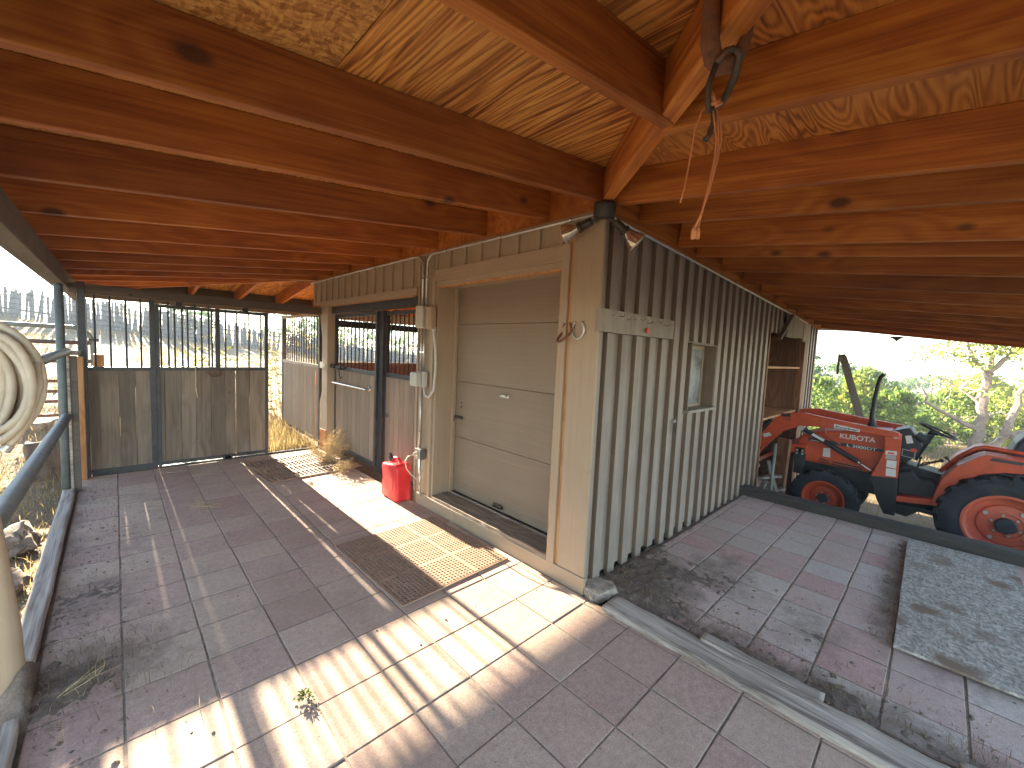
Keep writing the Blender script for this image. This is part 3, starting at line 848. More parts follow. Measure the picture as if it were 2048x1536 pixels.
# shelf alcove
mb = MB(); mb.box(3.70, 5.6, .56, .60, -.7, 2.2); mb.build('alcove_back', M['shelfwood'], barn)
bx('alcove_side', M['shelfwood'], 3.685, 3.722, .001, .56, -.7, 2.0)
bx('alcove_post', M['shelfwood'], 5.54, 5.745, -.01, .09, -.7, 1.95)
bx('alcove_side', M['shelfwood'], 5.56, 5.6, .09, .56, -.7, 2.0)
bx('alcove_shelf', M['raw'], 3.724, 5.555, .03, .55, 1.475, 1.502)
bx('alcove_shelf', M['raw'], 3.724, 5.555, .03, .55, .80, .83)
xx = 4.36
for i, wd in enumerate((.30,.27,.33,.29,.17)):
    b = MB(); lo = 1.90+rb.uniform(-.02,.035)
    MX = Matrix(((0,1,0,xx+wd/2),(0,0,-1,-.012-.004*(i%2)),(1,0,0,(lo+ztop(xx)-.02)/2),(0,0,0,1)))
    b.rough(MX, (ztop(xx)-.02-lo)/2, wd/2-.004, .012, 10, 4, 2, .004, 6, i+40)
    b.build('header_board', M['greyboard'], barn); xx += wd
b = MB(); b.bar((4.02,-.02,1.86),(4.42,-.05,2.2), .05, .03); b.build('leaning_batten', M['battenside'], barn, bevel=.003)

# ------------------------------------------------------------------ timbers and boards on the floor
def one(name, mb, m, label, cat, group=None, **k):
    o = mb.build(name, m, None, **k); return tag(o, label, cat, group)
def placed(name, mb, m, label, cat, loc, rot=(0,0,0), group=None, **k):
    o = one(name, mb, m, label, cat, group, **k); o.location = loc; o.rotation_euler = rot; return o
mb = MB(); mb.rough(T(), 1.45, .085, .045, 110, 9, 5, .011, 5, 3, jag=.012)
placed('edging_timber', mb, M['weather'], 'long weathered grey timber lying between the tan and the pink patio', 'timber', (.012,-1.66,-.013), (0,0,R(-90)), smooth=True, weld=True)
mb = MB(); mb.rough(T(), .27, .035, .014, 24, 5, 3, .005, 8, 6, jag=.006)
placed('board_scrap', mb, M['weather'], 'short grey board offcut lying in the dirt against the long timber', 'board', (.125,-1.0,.022), (0,R(1.5),R(-88)), smooth=True, weld=True)
mb = MB(); mb.rough(T(), .16, .04, .015, 16, 5, 3, .005, 8, 9, jag=.006)
placed('board_scrap', mb, M['weather'], 'short grey board end in the dirt near the lower right corner of the photo', 'board', (.16,-1.86,.02), (0,0,R(-80)), smooth=True, weld=True)
mb = MB(); mb.rough(T(), 2.2, .075, .075, 90, 5, 5, .006, 4, 17)
placed('curb_timber', mb, M['curb'], 'dark squared timber curb at the end of the pink patio in front of the tractor', 'timber', (3.14,-2.15,.015), (0,0,R(90)), smooth=True, weld=True)
for i,(ya,yb,lab) in enumerate(((1.28,4.18,'grey kerb board along the left patio edge running up to the gate'),(-2.4,.86,'grey kerb board along the left patio edge nearest the camera'))):
    mb = MB(); mb.rough(T(), (yb-ya)/2, .042, .075, 70, 5, 5, .004, 4, 31+i)
    placed('kerb_board', mb, M['weather'], lab, 'board', (-2.518,(ya+yb)/2,-.035), (0,0,R(90)), smooth=True, weld=True, group='kerb boards on the left')
# osb sheet on the pink patio
mb = MB(); mb.rough(T(), 1.03, .31, .007, 50, 20, 2, .002, 5, 12)
placed('osb_sheet', mb, M['osb_grey'], 'stained pale strand board sheet lying on the pink patio', 'board', (1.92,-1.755,.022), (0,0,R(.8)), weld=True)
# broken concrete at the corner
bm = bmesh.new(); bmesh.ops.create_icosphere(bm, subdivisions=4, radius=1)
for v in bm.verts:
    p = v.co.copy(); q = Vector((max(-.75,min(.7,p.x+.25*noise.noise(p*1.3))), max(-.7,min(.72,p.y+.3*noise.noise(p*1.1+Vector((3,1,2))))), max(-.6,min(.6,p.z))))
    q += noise.noise_vector(p*3.5)*.10 + noise.noise_vector(p*9)*.05
    v.co = Vector((q.x*.15, q.y*.115, q.z*.055))
me = bpy.data.meshes.new('concrete_chunk'); bm.to_mesh(me); bm.free(); me.materials.append(M['concrete'])
o = bpy.data.objects.new('concrete_chunk', me); COL.objects.link(o); o.location = (.085,-.075,.012); o.rotation_euler = (0,R(2),R(-18)); sm(o, 12)
tag(o, 'broken concrete lump at the foot of the barn corner', 'concrete')

# stones
def rock(loc, s, seed, label, m='stone', rz=0):
    bm = bmesh.new(); bmesh.ops.create_icosphere(bm, subdivisions=4, radius=1)
    off = Vector((seed*2.3, seed*5.1, seed))
    for v in bm.verts:
        p = v.co.copy(); p += noise.noise_vector(p*1.1+off)*.42 + noise.noise_vector(p*3.2+off)*.18 + noise.noise_vector(p*8+off)*.05
        v.co = Vector((p.x*s[0], p.y*s[1], max(-.5,p.z)*s[2]))
    me = bpy.data.meshes.new('rock'); bm.to_mesh(me); bm.free(); me.materials.append(M[m])
    o = bpy.data.objects.new('rock', me); COL.objects.link(o); o.location = loc; o.rotation_euler = (0,0,rz); sm(o, 18)
    return tag(o, label, 'rock', 'stones outside the left kerb')
rock((-2.69,2.36,-.02),(.09,.15,.07),1,'flat stone just outside the kerb beside the round post')
rock((-2.74,3.05,.01),(.12,.22,.11),2,'grey rounded stone beside the kerb behind the lower pipe rail')
rock((-2.90,3.35,.0),(.09,.14,.10),3,'smaller pale stone leaning on the grey rounded stone')
rock((-2.70,1.78,-.02),(.08,.13,.08),4,'brown stone with straw on it outside the kerb')
rock((-2.88,1.25,-.02),(.12,.16,.07),8,'dusty stone left of the round post')
mb = MB(); mb.rough(T(), .27, .13, .14, 22, 12, 12, .05, 6, 8)
placed('stump', mb, M['stumpwood'], 'weathered stump standing outside the fence behind the pipe rail', 'stump', (-2.74,5.15,.08), (0,R(90),R(10)), smooth=True, weld=True)
mb = MB(); mb.rough(T(), .35, .24, .13, 14, 8, 8, .03, 4, 18)
placed('stone_block', mb, M['stone'], 'pale squared block with a sunlit end lying beyond the pipe fence', 'block', (-2.95,7.7,.1), (0,0,R(60)), smooth=True, weld=True)

# ------------------------------------------------------------------ left side posts and pipe fence
pf = thing('pipe_fence', 'round pipe fence of two rails along the left edge of the patio', 'fence', (-2.53,2.6,0))
def rel(mb, root):
    mb.v = [(v[0]-root.location.x, v[1]-root.location.y, v[2]-root.location.z) for v in mb.v]; return mb
def part(name, mb, m, root, label=None, smooth=None, **k):
    o = rel(mb, root).build(name, m, root, **k)
    if label: o['label'] = label
    if smooth: sm(o, smooth)
    return o
mb = MB(); mb.tube([(-2.515,1.09,-.25),(-2.53,1.09,.3),(-2.575,1.09,.9),(-2.63,1.09,1.98)], [.046,.043,.039,.037], 18); part('post', mb, M['tan'], pf, smooth=40)
mb = MB(); mb.cyl((-2.557,1.10,.735),(-2.515,4.12,.745), .038, 18); part('rail', mb, M['pipe'], pf, smooth=40)
mb = MB(); mb.cyl((-2.60,1.09,1.31),(-2.505,4.2,1.355), .034, 18); part('rail', mb, M['pipe'], pf, smooth=40)
mb = MB(); mb.tube([(-2.540,4.24,-.25),(-2.540,4.24,1.985)], .032, 16)
one('round_post', mb, M['pipe'], 'slim round grey post holding the left eave beside the gate', 'post', smooth=True)
bp = thing('boxed_post', 'short boxed wooden post with sunlit cap between round post and gate', 'post', (-2.5,4.22,0))
mb = MB(); mb.box(-2.505,-2.485,4.17,4.30,-.1,1.32); part('side_board', mb, M['weather'], bp, bevel=.002)
mb = MB(); mb.box(-2.484,-2.436,4.18,4.22,-.1,1.315); part('side_board', mb, M['kerbwood'], bp, bevel=.002)
mb = MB(); mb.box(-2.53,-2.425,4.15,4.64,1.322,1.352); part('cap', mb, M['weather'], bp, bevel=.004)
mb = MB(); mb.box(-2.455,-2.41,4.60,4.68,-.05,1.29); one('wooden_post', mb, M['raw'], 'raw orange wooden post just left of the dark gate post', 'post', bevel=.004)
mb = MB(); mb.box(-2.345,-2.26,4.86,4.95,-.05,1.31); one('wooden_post', mb, M['raw'], 'short raw wooden post with sunlit top behind the first gate bars', 'post', bevel=.004)

# ------------------------------------------------------------------ gate across the passage (plane y = 4.74)
gf = thing('barred_panel', 'dark steel header, posts and fixed barred panel carrying the gate', 'panel', (-1.3,4.76,0))
GY = 4.76
mb = MB(); mb.box(-2.50,-.02,4.71,4.79,1.942,2.045); part('header_beam', mb, M['kerbwood'], gf, bevel=.003)
mb = MB(); mb.box(-2.445,-2.385,4.70,4.78,-.03,2.06); part('hinge_post', mb, M['rail'], gf, bevel=.004)
mb = MB(); mb.box(-2.384,-1.885,4.745,4.785,1.135,1.18); part('mid_rail', mb, M['rail'], gf, bevel=.003)
mb = MB(); mb.box(-2.384,-1.885,4.745,4.785,.01,.06); part('bottom_rail', mb, M['rail'], gf, bevel=.003)
mb = MB(); mb.box(-1.885,-1.835,4.742,4.79,.01,1.94); part('stile', mb, M['rail'], gf, bevel=.003)
mb = MB(); mb.box(-2.43,-2.40,4.62,4.70,.85,.9); part('hinge', mb, M['black'], gf, bevel=.003)
pb = MB()
for a,b in ((-2.384,-2.300),(-2.301,-2.1484),(-2.1474,-2.0151),(-2.0139,-1.884)):
    pb.box(a, b, 4.752+random.uniform(-.005,.005), 4.775, .055, 1.14)
for x_,zs_ in ((-2.3,((.06,1.13),)),(-2.148,((.06,.40),(.62,1.13))),(-2.0145,((.06,.36),(.55,.62),(.95,1.13)))):  # unseen backing strips added to block sunlight through the plank joints
    for z0_,z1_ in zs_: pb.box(x_-.02,x_+.02,4.776,4.784,z0_,z1_)
part('planks', pb, M['plank'], gf, bevel=.004)
for x in (-2.322,-2.204,-2.078,-1.957,-1.714,-1.587,-1.464,-1.328):
    b = MB(); yy = 4.765 if x < -1.9 else 4.815
    b.cyl((x,yy,1.14),(x,yy,1.945), .0095, 8); part('bar', b, M['black'], gf, smooth=40)
mb = MB(); mb.box(-1.835,-1.27,4.80,4.83,1.13,1.172); part('mid_rail', mb, M['rail'], gf, bevel=.003)
gt = thing('gate', 'grey planked gate with barred top standing open beside the gap', 'gate', (-1.27,4.75,0))
mb = MB(); mb.box(-1.832,-.700,4.73,4.77,1.14,1.185); part('mid_rail', mb, M['rail'], gt, bevel=.003)
mb = MB(); mb.box(-1.832,-.700,4.73,4.77,1.862,1.90); part('top_rail', mb, M['rail'], gt, bevel=.003)
mb = MB(); mb.box(-1.832,-.700,4.73,4.77,.022,.068); part('bottom_rail', mb, M['rail'], gt, bevel=.003)
for xa,xb,z0 in ((-1.834,-1.80,.02),(-.735,-.695,.02),(-1.272,-1.225,1.14)):
    mb = MB(); mb.box(xa,xb,4.727,4.773,z0,1.902); part('stile', mb, M['rail'], gt, bevel=.003)
pb = MB()
for a,b in ((-1.81,-1.765),(-1.765,-1.614),(-1.614,-1.473),(-1.473,-1.326),(-1.326,-1.182),(-1.182,-1.0665),(-1.0615,-.9115),(-.9098,-.73)):
    pb.box(a+.0008, b-.0008, 4.736+random.uniform(-.005,.005), 4.760, .06, 1.145)
for x_ in (-1.765,-1.614,-1.473,-1.326,-1.182): pb.box(x_-.02,x_+.02,4.761,4.768,.068,1.14)  # hidden strips added behind the joints to keep the sun out
pb.box(-.93,-.89,4.761,4.768,.068,.36); pb.box(-.93,-.89,4.761,4.768,.82,1.14)  # added strips that shorten the slit of light
part('planks', pb, M['plank'], gt, bevel=.004)
for x in (-1.786,-1.662,-1.541,-1.408,-1.305,-1.166,-1.045,-.913,-.779):
    b = MB(); b.cyl((x,4.75,1.15),(x,4.75,1.865), .0095, 8); part('bar', b, M['black'], gt, smooth=40)
for x in (-1.62,-.95):
    b = MB(); b.box(x-.03,x+.03,4.735,4.79,1.90,1.945); part('roller', b, M['black'], gt, bevel=.004)
b = MB(); b.box(-1.21,-1.11,4.70,4.73,.015,.06); b.cyl((-1.16,4.70,.035),(-1.16,4.725,.035),.035,14); part('floor_latch', b, M['iron'], gt)
mb = MB(); mb.box(-2.38,-.02,4.76,4.80,-.03,.012); one('threshold', mb, M['rail'], 'dark steel threshold on the ground under the gate and its gap', 'threshold', bevel=.003)
# string and ring on the gate
mb = MB(); mb.tube([(-1.475,4.722,1.18),(-1.474,4.715,1.05),(-1.477,4.714,.93),(-1.47,4.713,.90)], .0065, 6)
mb.tube([(-1.47,4.712,.93),(-1.468,4.71,.86),(-1.46,4.71,.81)], .006, 6); mb.tube([(-1.474,4.712,.93),(-1.486,4.71,.88)], .006, 6); mb.lathe([(0,-.012),(.012,0),(0,.012)], (-1.472,4.712,.925), (0,0,1), 8)
one('string', mb, M['palerope'], 'pale knotted string hanging from the gate rail', 'string', smooth=True)
mb = MB(); pts = [(-1.285+.06*math.cos(a), 4.722, 1.115+.045*math.sin(a)) for a in [2*math.pi*i/20 for i in range(21)]]
mb.tube(pts, .007, 6, caps=False); mb.cyl((-1.31,4.722,1.10),(-1.26,4.722,1.10),.006,6)
one('iron_ring', mb, M['rust'], 'rusty ring hung on the gate rail right of the string', 'ring', smooth=True)

# ------------------------------------------------------------------ partition beyond the gap, along +y
rp_ = thing('run_partition', 'barred partition with grey planks running back from the barn corner beside tall dry weeds', 'partition', (.03,5.7,0))
y0, y1 = 4.87, 6.78
mb = MB(); mb.box(.01,.05,y0,y1,1.94,1.985); part('top_rail', mb, M['tan'], rp_, bevel=.003)
mb = MB(); mb.box(.005,.055,y0,y1,1.165,1.215); part('mid_rail', mb, M['greyboard'], rp_, bevel=.003)
mb = MB(); mb.box(.01,.05,y0,y1,.05,.095); part('bottom_rail', mb, M['kerbwood'], rp_, bevel=.003)
for ya in (y0,y1-.05):
    mb = MB(); mb.box(.005,.055,ya,ya+.05,-.05,1.99); part('stile', mb, M['rail'], rp_, bevel=.003)
pb = MB(); n = 13; w_ = (y1-y0-.1)/n
for k in range(n): pb.box(.018+random.uniform(-.002,.002),.042,y0+.05+k*w_+.002,y0+.05+(k+1)*w_-.002,.09,1.17)
part('planks', pb, M['plank_tan'], rp_, bevel=.005)
for k in range(14):
    y = y0+.05+(y1-y0-.1)*(k+1)/15
    b = MB(); b.cyl((.03,y,1.2),(.03,y,1.95), .0095, 8); part('bar', b, M['black'], rp_, smooth=40)
mb = MB(); mb.tube([(.0,4.98,1.14),(-.005,4.985,.8),(.0,4.98,.5),(-.003,4.99,.2),(-.03,4.97,.06)], .006, 6); mb.tube([(-.0,4.98,1.1),(-.01,5.0,.95),(-.004,4.99,.8)], .005, 6)
one('twine', mb, M['twine'], 'faded orange twine hanging down the partition beside the stall post', 'twine', smooth=True)

# ------------------------------------------------------------------ hose
mb = MB(); rh = random.Random(5)
pts = []
N = 12
for k in range(N):
    ax = .150+rh.uniform(-.075,.014); az = .238+rh.uniform(-.06,.014); dy = rh.uniform(-.055,.055); cx = -2.545+rh.uniform(-.02,.012); cz = 1.335+rh.uniform(-.015,.02); tw = rh.uniform(-.15,.15)
    for i in range(24):
        a = 2*math.pi*i/24+math.pi/2
        pts.append(Vector((cx+ax*math.cos(a)+tw*.05*math.sin(a), .985+dy+.02*math.cos(a+k), cz+az*math.sin(a))))
# smooth the joins between turns
for _ in range(5):
    pts = [pts[0]]+[(pts[i-1]+pts[i]*2+pts[i+1])/4 for i in range(1,len(pts)-1)]+[pts[-1]]
pts = [Vector((p.x,p.y,p.z)) for p in pts]
mb.tube(pts, .0142, 10)
mb.tube([(-2.40,.965,1.42),(-2.395,.95,1.33),(-2.425,.94,1.20),(-2.46,.935,1.13),(-2.478,.935,1.10)], .0142, 10)
mb.tube([(-2.42,.955,1.22),(-2.45,.95,1.165),(-2.52,.95,1.13),(-2.60,.96,1.12)], .0142, 10)
hz_ = one('hose', mb, M['hose'], 'coiled beige water hose hung on the round post', 'hose', smooth=True)
mb = MB(); mb.cyl((-2.476,.935,1.103),(-2.490,.935,1.083), .0175, 12); c_ = mb.build('coupling', M['galv'], hz_)

# ------------------------------------------------------------------ mats with holes
def mat_mesh(w, l, t, cells, hole, pitch, nseg=8):
    """flat mat with real round holes, built cell by cell; w along x, l along y"""
    mb = MB()
    return mb
def holed_mat(name, w, l, nx, ny, bandx, bandy, r, label, loc, rz):
    """grid of square cells, each with a round hole; bands are solid ribs"""
    mb = MB(); t = .012
    xs = []; x = -w/2
    px = w/nx; py = l/ny
    for i in range(nx):
        for j in range(ny):
            cx = -w/2+(i+.5)*px; cy = -l/2+(j+.5)*py
            solid = (i in bandx) or (j in bandy)
            a, b, c, d = cx-px/2, cx+px/2, cy-py/2, cy+py/2
            if solid:
                mb.add([(a,c,t),(b,c,t),(b,d,t),(a,d,t)], [(0,1,2,3)])
                continue
            sq = []; ci = []
            n = 8
            for q in range(n):
                an = 2*math.pi*q/n+math.pi/n
                ux, uy = math.cos(an), math.sin(an)
                m_ = max(abs(ux), abs(uy))
                sq.append((cx+ux/m_*px/2, cy+uy/m_*py/2)); ci.append((cx+ux*r, cy+uy*r))
            corners = [(b,d),(a,d),(a,c),(b,c)]
            vs = [(X_,Y_,t) for X_,Y_ in sq]+[(X_,Y_,t) for X_,Y_ in ci]+[(X_,Y_,t*.15) for X_,Y_ in ci]+[(X_,Y_,t) for X_,Y_ in corners]
            fs = []
            for q in range(n):
                q2 = (q+1)%n
                # corner cells need the corner vertex
                if q % 2 == 0:
                    fs.append((q, 24+q//2, q2, 8+q2, 8+q)) if False else None
                fs.append((8+q, q, q2, 8+q2)); fs.append((8+q, 8+q2, 16+q2, 16+q))
            mb.add(vs, [f for f in fs if f])
            for q in range(4):
                i0 = 2*q; v0 = sq[i0]; v1 = sq[i0+1]
                pass
            # corner triangles
            tri = [((0,1),(b,d)),((2,3),(a,d)),((4,5),(a,c)),((6,7),(b,c))]
            for (i0,i1),cn in tri:
                p0, p1 = sq[i0], sq[i1]
                mb.add([(p0[0],p0[1],t),(cn[0],cn[1],t),(p1[0],p1[1],t)], [(0,1,2)])
    e = .012
    for (x0,x1,y0_,y1_) in ((-w/2-e,w/2+e,-l/2-e,-l/2),(-w/2-e,w/2+e,l/2,l/2+e),(-w/2-e,-w/2,-l/2,l/2),(w/2,w/2+e,-l/2,l/2)):
        mb.box(x0,x1,y0_,y1_,0.001,t-.0015)
    o = mb.build(name, M['rubbermat'])
    o.location = loc; o.rotation_euler = (0,0,R(rz))
    return tag(o, label, 'mat', 'rubber mats on the patio')
holed_mat('rubber_mat', .86, .96, 32, 36, (10,21), (11,24), .0095, 'brown rubber mat full of round holes in front of the roll up door', (-.548,1.085,.002), 1.5)
def slot_mat():
    mb = MB(); w, l, t = .95, 1.06, .014
    nb = 22
    for j in range(nb+1):
        y = -l/2+l*j/nb
        mb.box(-w/2, w/2, y-.010, y+.010, .002, t)
    for i in range(5):
        x = -w/2+w*i/4
        mb.box(x-.018, x+.018, -l/2-.010, l/2+.010, .001, t-.001)
    o = mb.build('rubber_mat', M['rubbermat']); o.location = (-.50,3.93,.002); o.rotation_euler = (0,0,R(4)+R(90))
    tag(o, 'brown slotted rubber mat lying in the gap beside the open gate', 'mat', 'rubber mats on the patio')
slot_mat()

# ------------------------------------------------------------------ gas can
gc = thing('gas_can', 'red plastic fuel can standing against the wall below the outlet', 'gas can', (-.125,2.26,0))
prof = [(-.16,.0),(.16,.0),(.172,.02),(.165,.09),(.138,.19),(.150,.27),(.168,.325),(.15,.345),(.06,.362),(.02,.36),(-.05,.378),(-.12,.375),(-.15,.35),(-.155,.25),(-.165,.08),(-.172,.02)]
mb = MB()
lay = [(-.085,.90),(-.075,.97),(-.055,1.0),(0,1.0),(.055,1.0),(.075,.97),(.085,.90)]
n = len(prof); vs = []
for (dx, k) in lay:
    for (a, b) in prof: vs.append((dx, a*k, .195+(b-.195)*k))
fs = [(i*n+j,(i*n+(j+1)%n),((i+1)*n+(j+1)%n),((i+1)*n+j)) for i in range(len(lay)-1) for j in range(n)]
fs += [tuple(range(n-1,-1,-1)), tuple((len(lay)-1)*n+j for j in range(n))]
mb.add(vs, fs); body = mb.build('body', M['redcan'], gc, bevel=.008, weld=True); sm(body, 35)
mb = MB(); mb.tube([(0,-.09,.365),(0,-.07,.40),(0,-.02,.415),(0,.04,.405),(0,.07,.36)], .015, 10); sm(mb.build('handle', M['redcan'], gc), 50)
mb = MB(); mb.cyl((0,.09,.35),(0,.12,.405), .024, 12); mb.cyl((0,.12,.405),(0,.135,.43),.014,10); mb.lathe([(.02,0),(.022,.02),(.008,.03)], (0,.07,.37),(0,.4,.9),10); sm(mb.build('spout', M['blackplastic'], gc), 40)
mb = MB(); mb.box(-.089,-.087,-.09,.06,.10,.22); mb.build('molded_panel', M['redcan'], gc, bevel=.01)

# ------------------------------------------------------------------ electrics on the front wall
def conduit(pts, label, r=.0105, m='galv', straps=()):
    mb = MB(); mb.tube(pts, r, 10)
    o = one('conduit', mb, M[m], label, 'conduit', 'conduits on the barn', smooth=True)
    for s_ in straps:
        b = MB(); b.cyl((s_[0]-.004,s_[1]-.008,s_[2]),(s_[0]-.004,s_[1]+.008,s_[2]), r+.004, 10) if s_[3]=='y' else (b.cyl((s_[0]-.004,s_[1],s_[2]-.008),(s_[0]-.004,s_[1],s_[2]+.008), r+.004, 10) if s_[3]=='z' else b.cyl((s_[0]-.008,s_[1],s_[2]),(s_[0]+.008,s_[1],s_[2]), r+.004, 10))
        b.build('strap', M['steel'], o)
    return o
xw = -.042
conduit([(xw,.03,2.403),(xw,.8,2.405),(xw,1.78,2.408),(xw,1.86,2.40),(xw,1.905,2.36),(xw,1.915,2.30),(xw,1.915,1.90)], 'thin metal conduit from the corner lamp along the wall top to the breaker box', straps=((xw,.22,2.404,'y'),(xw,.9,2.406,'y'),(xw,1.6,2.408,'y'),(xw,1.915,2.2,'z')))
conduit([(xw,5.10,2.415),(xw,3.5,2.418),(xw,2.16,2.418),(xw,2.06,2.41),(xw,2.0,2.36),(xw,1.985,2.30),(xw,1.975,1.90)], 'thin metal conduit above the stall doors bending down to the breaker box', straps=((xw,4.2,2.416,'y'),(xw,3.0,2.417,'y'),(xw,1.98,2.2,'z')))
conduit([(xw,1.982,1.76),(xw,1.98,1.28)], 'left one of two short conduits between breaker box and switch cover', straps=((xw,1.981,1.5,'z'),))
conduit([(xw,1.935,1.76),(xw,1.935,1.28)], 'right one of two short conduits between breaker box and switch cover', straps=((xw,1.935,1.5,'z'),))
conduit([(xw,1.965,1.20),(xw,1.965,.54)], 'long conduit from switch cover down to the low outlet', straps=((xw,1.965,.72,'z'),))
conduit([(xw,1.95,.47),(xw,1.945,.16),(-.02,1.94,.06)], 'short conduit below the low outlet entering the baseboard', straps=((xw,1.947,.3,'z'),))
conduit([(.02,-.017,2.402),(2.0,-.017,2.402-.042*2+.006),(4.5,-.017,2.402-.042*4.5+.008),(5.5,-.017,2.402-.042*5.5)], 'thin metal conduit along the top of the grey side wall', straps=tuple((x,-.017,2.403-.042*x+.004,'x') for x in (.12,1.3,2.5,3.6,4.7)))
conduit([(-.03,1.79,1.73),(-.03,1.785,1.66),(-.035,1.745,1.52),(-.035,1.735,1.35),(-.035,1.76,1.15),(-.04,1.83,1.075),(-.045,1.89,1.09),(-.05,1.905,1.17)], 'grey flexible conduit looping from the tan box to the switch cover', .0125, 'boxgrey')
def ebox(name, label, cat, b, m, extra=None):
    t = thing(name, label, cat, ((b[0]+b[1])/2,(b[2]+b[3])/2,(b[4]+b[5])/2))
    mb = MB(); mb.box(*b); part('body', mb, M[m], t, bevel=.006); return t
eb = ebox('breaker_box', 'cream breaker box with hinged cover on the wall between the doors', 'electrical box', (-.085,-.022,1.895,2.015,1.725,1.93), 'boxcream')
mb = MB(); mb.box(-.094,-.0855,1.892,2.018,1.735,1.935); part('cover', mb, M['boxcream'], eb, bevel=.003)
eb2 = ebox('breaker_box', 'narrow tan breaker box right beside the cream one', 'electrical box', (-.072,-.022,1.772,1.868,1.715,1.925), 'tan')
mb = MB(); mb.box(-.078,-.0725,1.775,1.865,1.73,1.918); part('cover', mb, M['tan'], eb2, bevel=.002)
mb = MB(); mb.cyl((-.03,1.79,1.70),(-.03,1.79,1.735),.02,12); part('connector', mb, M['boxgrey'], eb2, smooth=40)
sw = ebox('switch_cover', 'bulging grey weatherproof outlet cover half way up the wall', 'outlet', (-.075,-.022,1.885,2.0,1.165,1.315), 'boxgrey')
mb = MB(); mb.box(-.15,-.0755,1.895,2.01,1.175,1.31); part('cover', mb, M['boxgrey'], sw, bevel=.018)
ol = ebox('outlet', 'low grey outlet box with a plug above the fuel can', 'outlet', (-.08,-.022,1.885,1.985,.46,.565), 'darkbox')
mb = MB(); mb.box(-.084,-.0805,1.89,1.98,.462,.563); part('face_plate', mb, M['galv'], ol, bevel=.002)
mb = MB(); mb.cyl((-.084,1.935,.52),(-.115,1.945,.515), .017, 10); mb.cyl((-.115,1.945,.515),(-.14,1.955,.505), .01, 8); mb.cyl((-.084,1.935,.485),(-.10,1.935,.485), .013, 10); part('plug', mb, M['cord'], ol, smooth=40)
mb = MB(); mb.tube([(-.138,1.954,.505),(-.16,1.975,.49),(-.175,2.0,.44),(-.165,1.99,.37),(-.13,1.955,.31),(-.075,1.93,.26),(-.05,1.93,.20)], .006, 8)
one('power_cord', mb, M['cord'], 'short cream cord curling from the low outlet', 'cord', smooth=True)

# ------------------------------------------------------------------ flood light on the corner
fl = thing('flood_light', 'bronze double flood light at the barn corner under the rafters', 'lamp', (-.04,-.03,2.40))
mb = MB(); mb.lathe([(.05,-.046),(.062,-.042),(.066,-.03),(.066,.034),(.060,.04)], (-.05,-.035,2.41), (-.12,-.14,1), 20); part('canopy', mb, M['bronze'], fl, smooth=40)
def lamp(p0, p1, p2):
    p0 = Vector(p0); p1 = Vector(p1); d = (Vector(p2)-p1).normalized()
    mb = MB(); mb.tube([p0, p0*.6+p1*.4+Vector((0,0,-.006)), p1], .010, 8)
    k = part('arm', mb, M['bronze'], fl, smooth=40)
    mb = MB(); mb.lathe([(.018,-.005),(.024,0),(.024,.062),(.032,.066),(.032,.085),(.028,.088)], p1, d, 18); h = part('lamp_holder', mb, M['bronze'], fl, smooth=40)
    mb = MB(); mb.lathe([(.020,.084),(.024,.10),(.040,.125),(.055,.155),(.061,.178)], p1, d, 24); part('bulb', mb, M['bulb'], fl, smooth=40)
    mb = MB(); mb.lathe([(.061,.178),(.060,.184),(.04,.190),(.0,.192)], p1, d, 24); part('lens', mb, M['lens'], fl, smooth=40)
lamp((-.06,-.01,2.365), (-.085,.035,2.35), (-.115,.155,2.305))
lamp((-.03,-.06,2.365), (-.005,-.085,2.345), (.062,-.155,2.26))

# ------------------------------------------------------------------ horseshoes on the corner board
def shoe(name, label, c, r, m, tilt, out, roll):
    mb = MB(); pts = []
    for i in range(25):
        a = R(-58+296*i/24)
        x, z = r*.82*math.cos(a), -r*math.sin(a)
        pts.append(Vector((x, z, 0)))
    Mx = T(*c) @ RZ(roll) @ RX(tilt)
    q = []
    for p in pts: q.append(Mx @ Vector((0-out*max(0,-p.y/r)*.5, p.x, p.y)))
    mb.tube(q, [.0085]*25, 8)
    return one(name, mb, M[m], label, 'horseshoe', 'horseshoes nailed to the corner board', smooth=True)
shoe('horseshoe', 'rusty horseshoe bent out as a hook on the corner board', (-.045,.205,1.69), .066, 'rust', 0, .12, -20)
shoe('horseshoe', 'paler horseshoe nailed flat on the corner board', (-.034,.125,1.705), .058, 'greyboard' if False else 'galv', 0, 0, 0)

# ------------------------------------------------------------------ hook board on the side wall
hb = thing('hook_board', 'pale board with a row of small coat hooks on the grey side wall', 'hook board', (.45,-.02,1.765))
mb = MB(); mb.rough(T(.453,-.026,1.765), .483, .0255, .07, 40, 4, 6, .002, 6, 21); part('board', mb, M['greyboard'], hb, weld=True)
for i, x in enumerate((.07,.16,.25,.34,.43,.52,.60,.69,.78,.88)):
    mb = MB(); z = 1.80+.008*math.sin(i*2.1)
    a = random.uniform(-.02,.02)
    mb.tube([(x,-.052,z),(x+a*.5,-.065,z-.008),(x+a,-.080,z-.004),(x+a,-.085,z+.010)], .0018, 6); part('hook', mb, M['iron' if i%3 else 'steel'], hb, smooth=40)
mb = MB(); mb.box(.485,.52,-.078,-.066,1.715,1.752); one('tag', mb, M['redtag'], 'small red plastic tag hung on the hook board', 'tag', bevel=.004)
er = thing('ring_bolt', 'shiny ring bolt hanging on the grey side wall below the window', 'ring', (1.13,-.02,1.02))
mb = MB(); mb.cyl((1.13,0,1.03),(1.13,-.03,1.03), .02, 12); part('plate', mb, M['steel'], er, smooth=40)
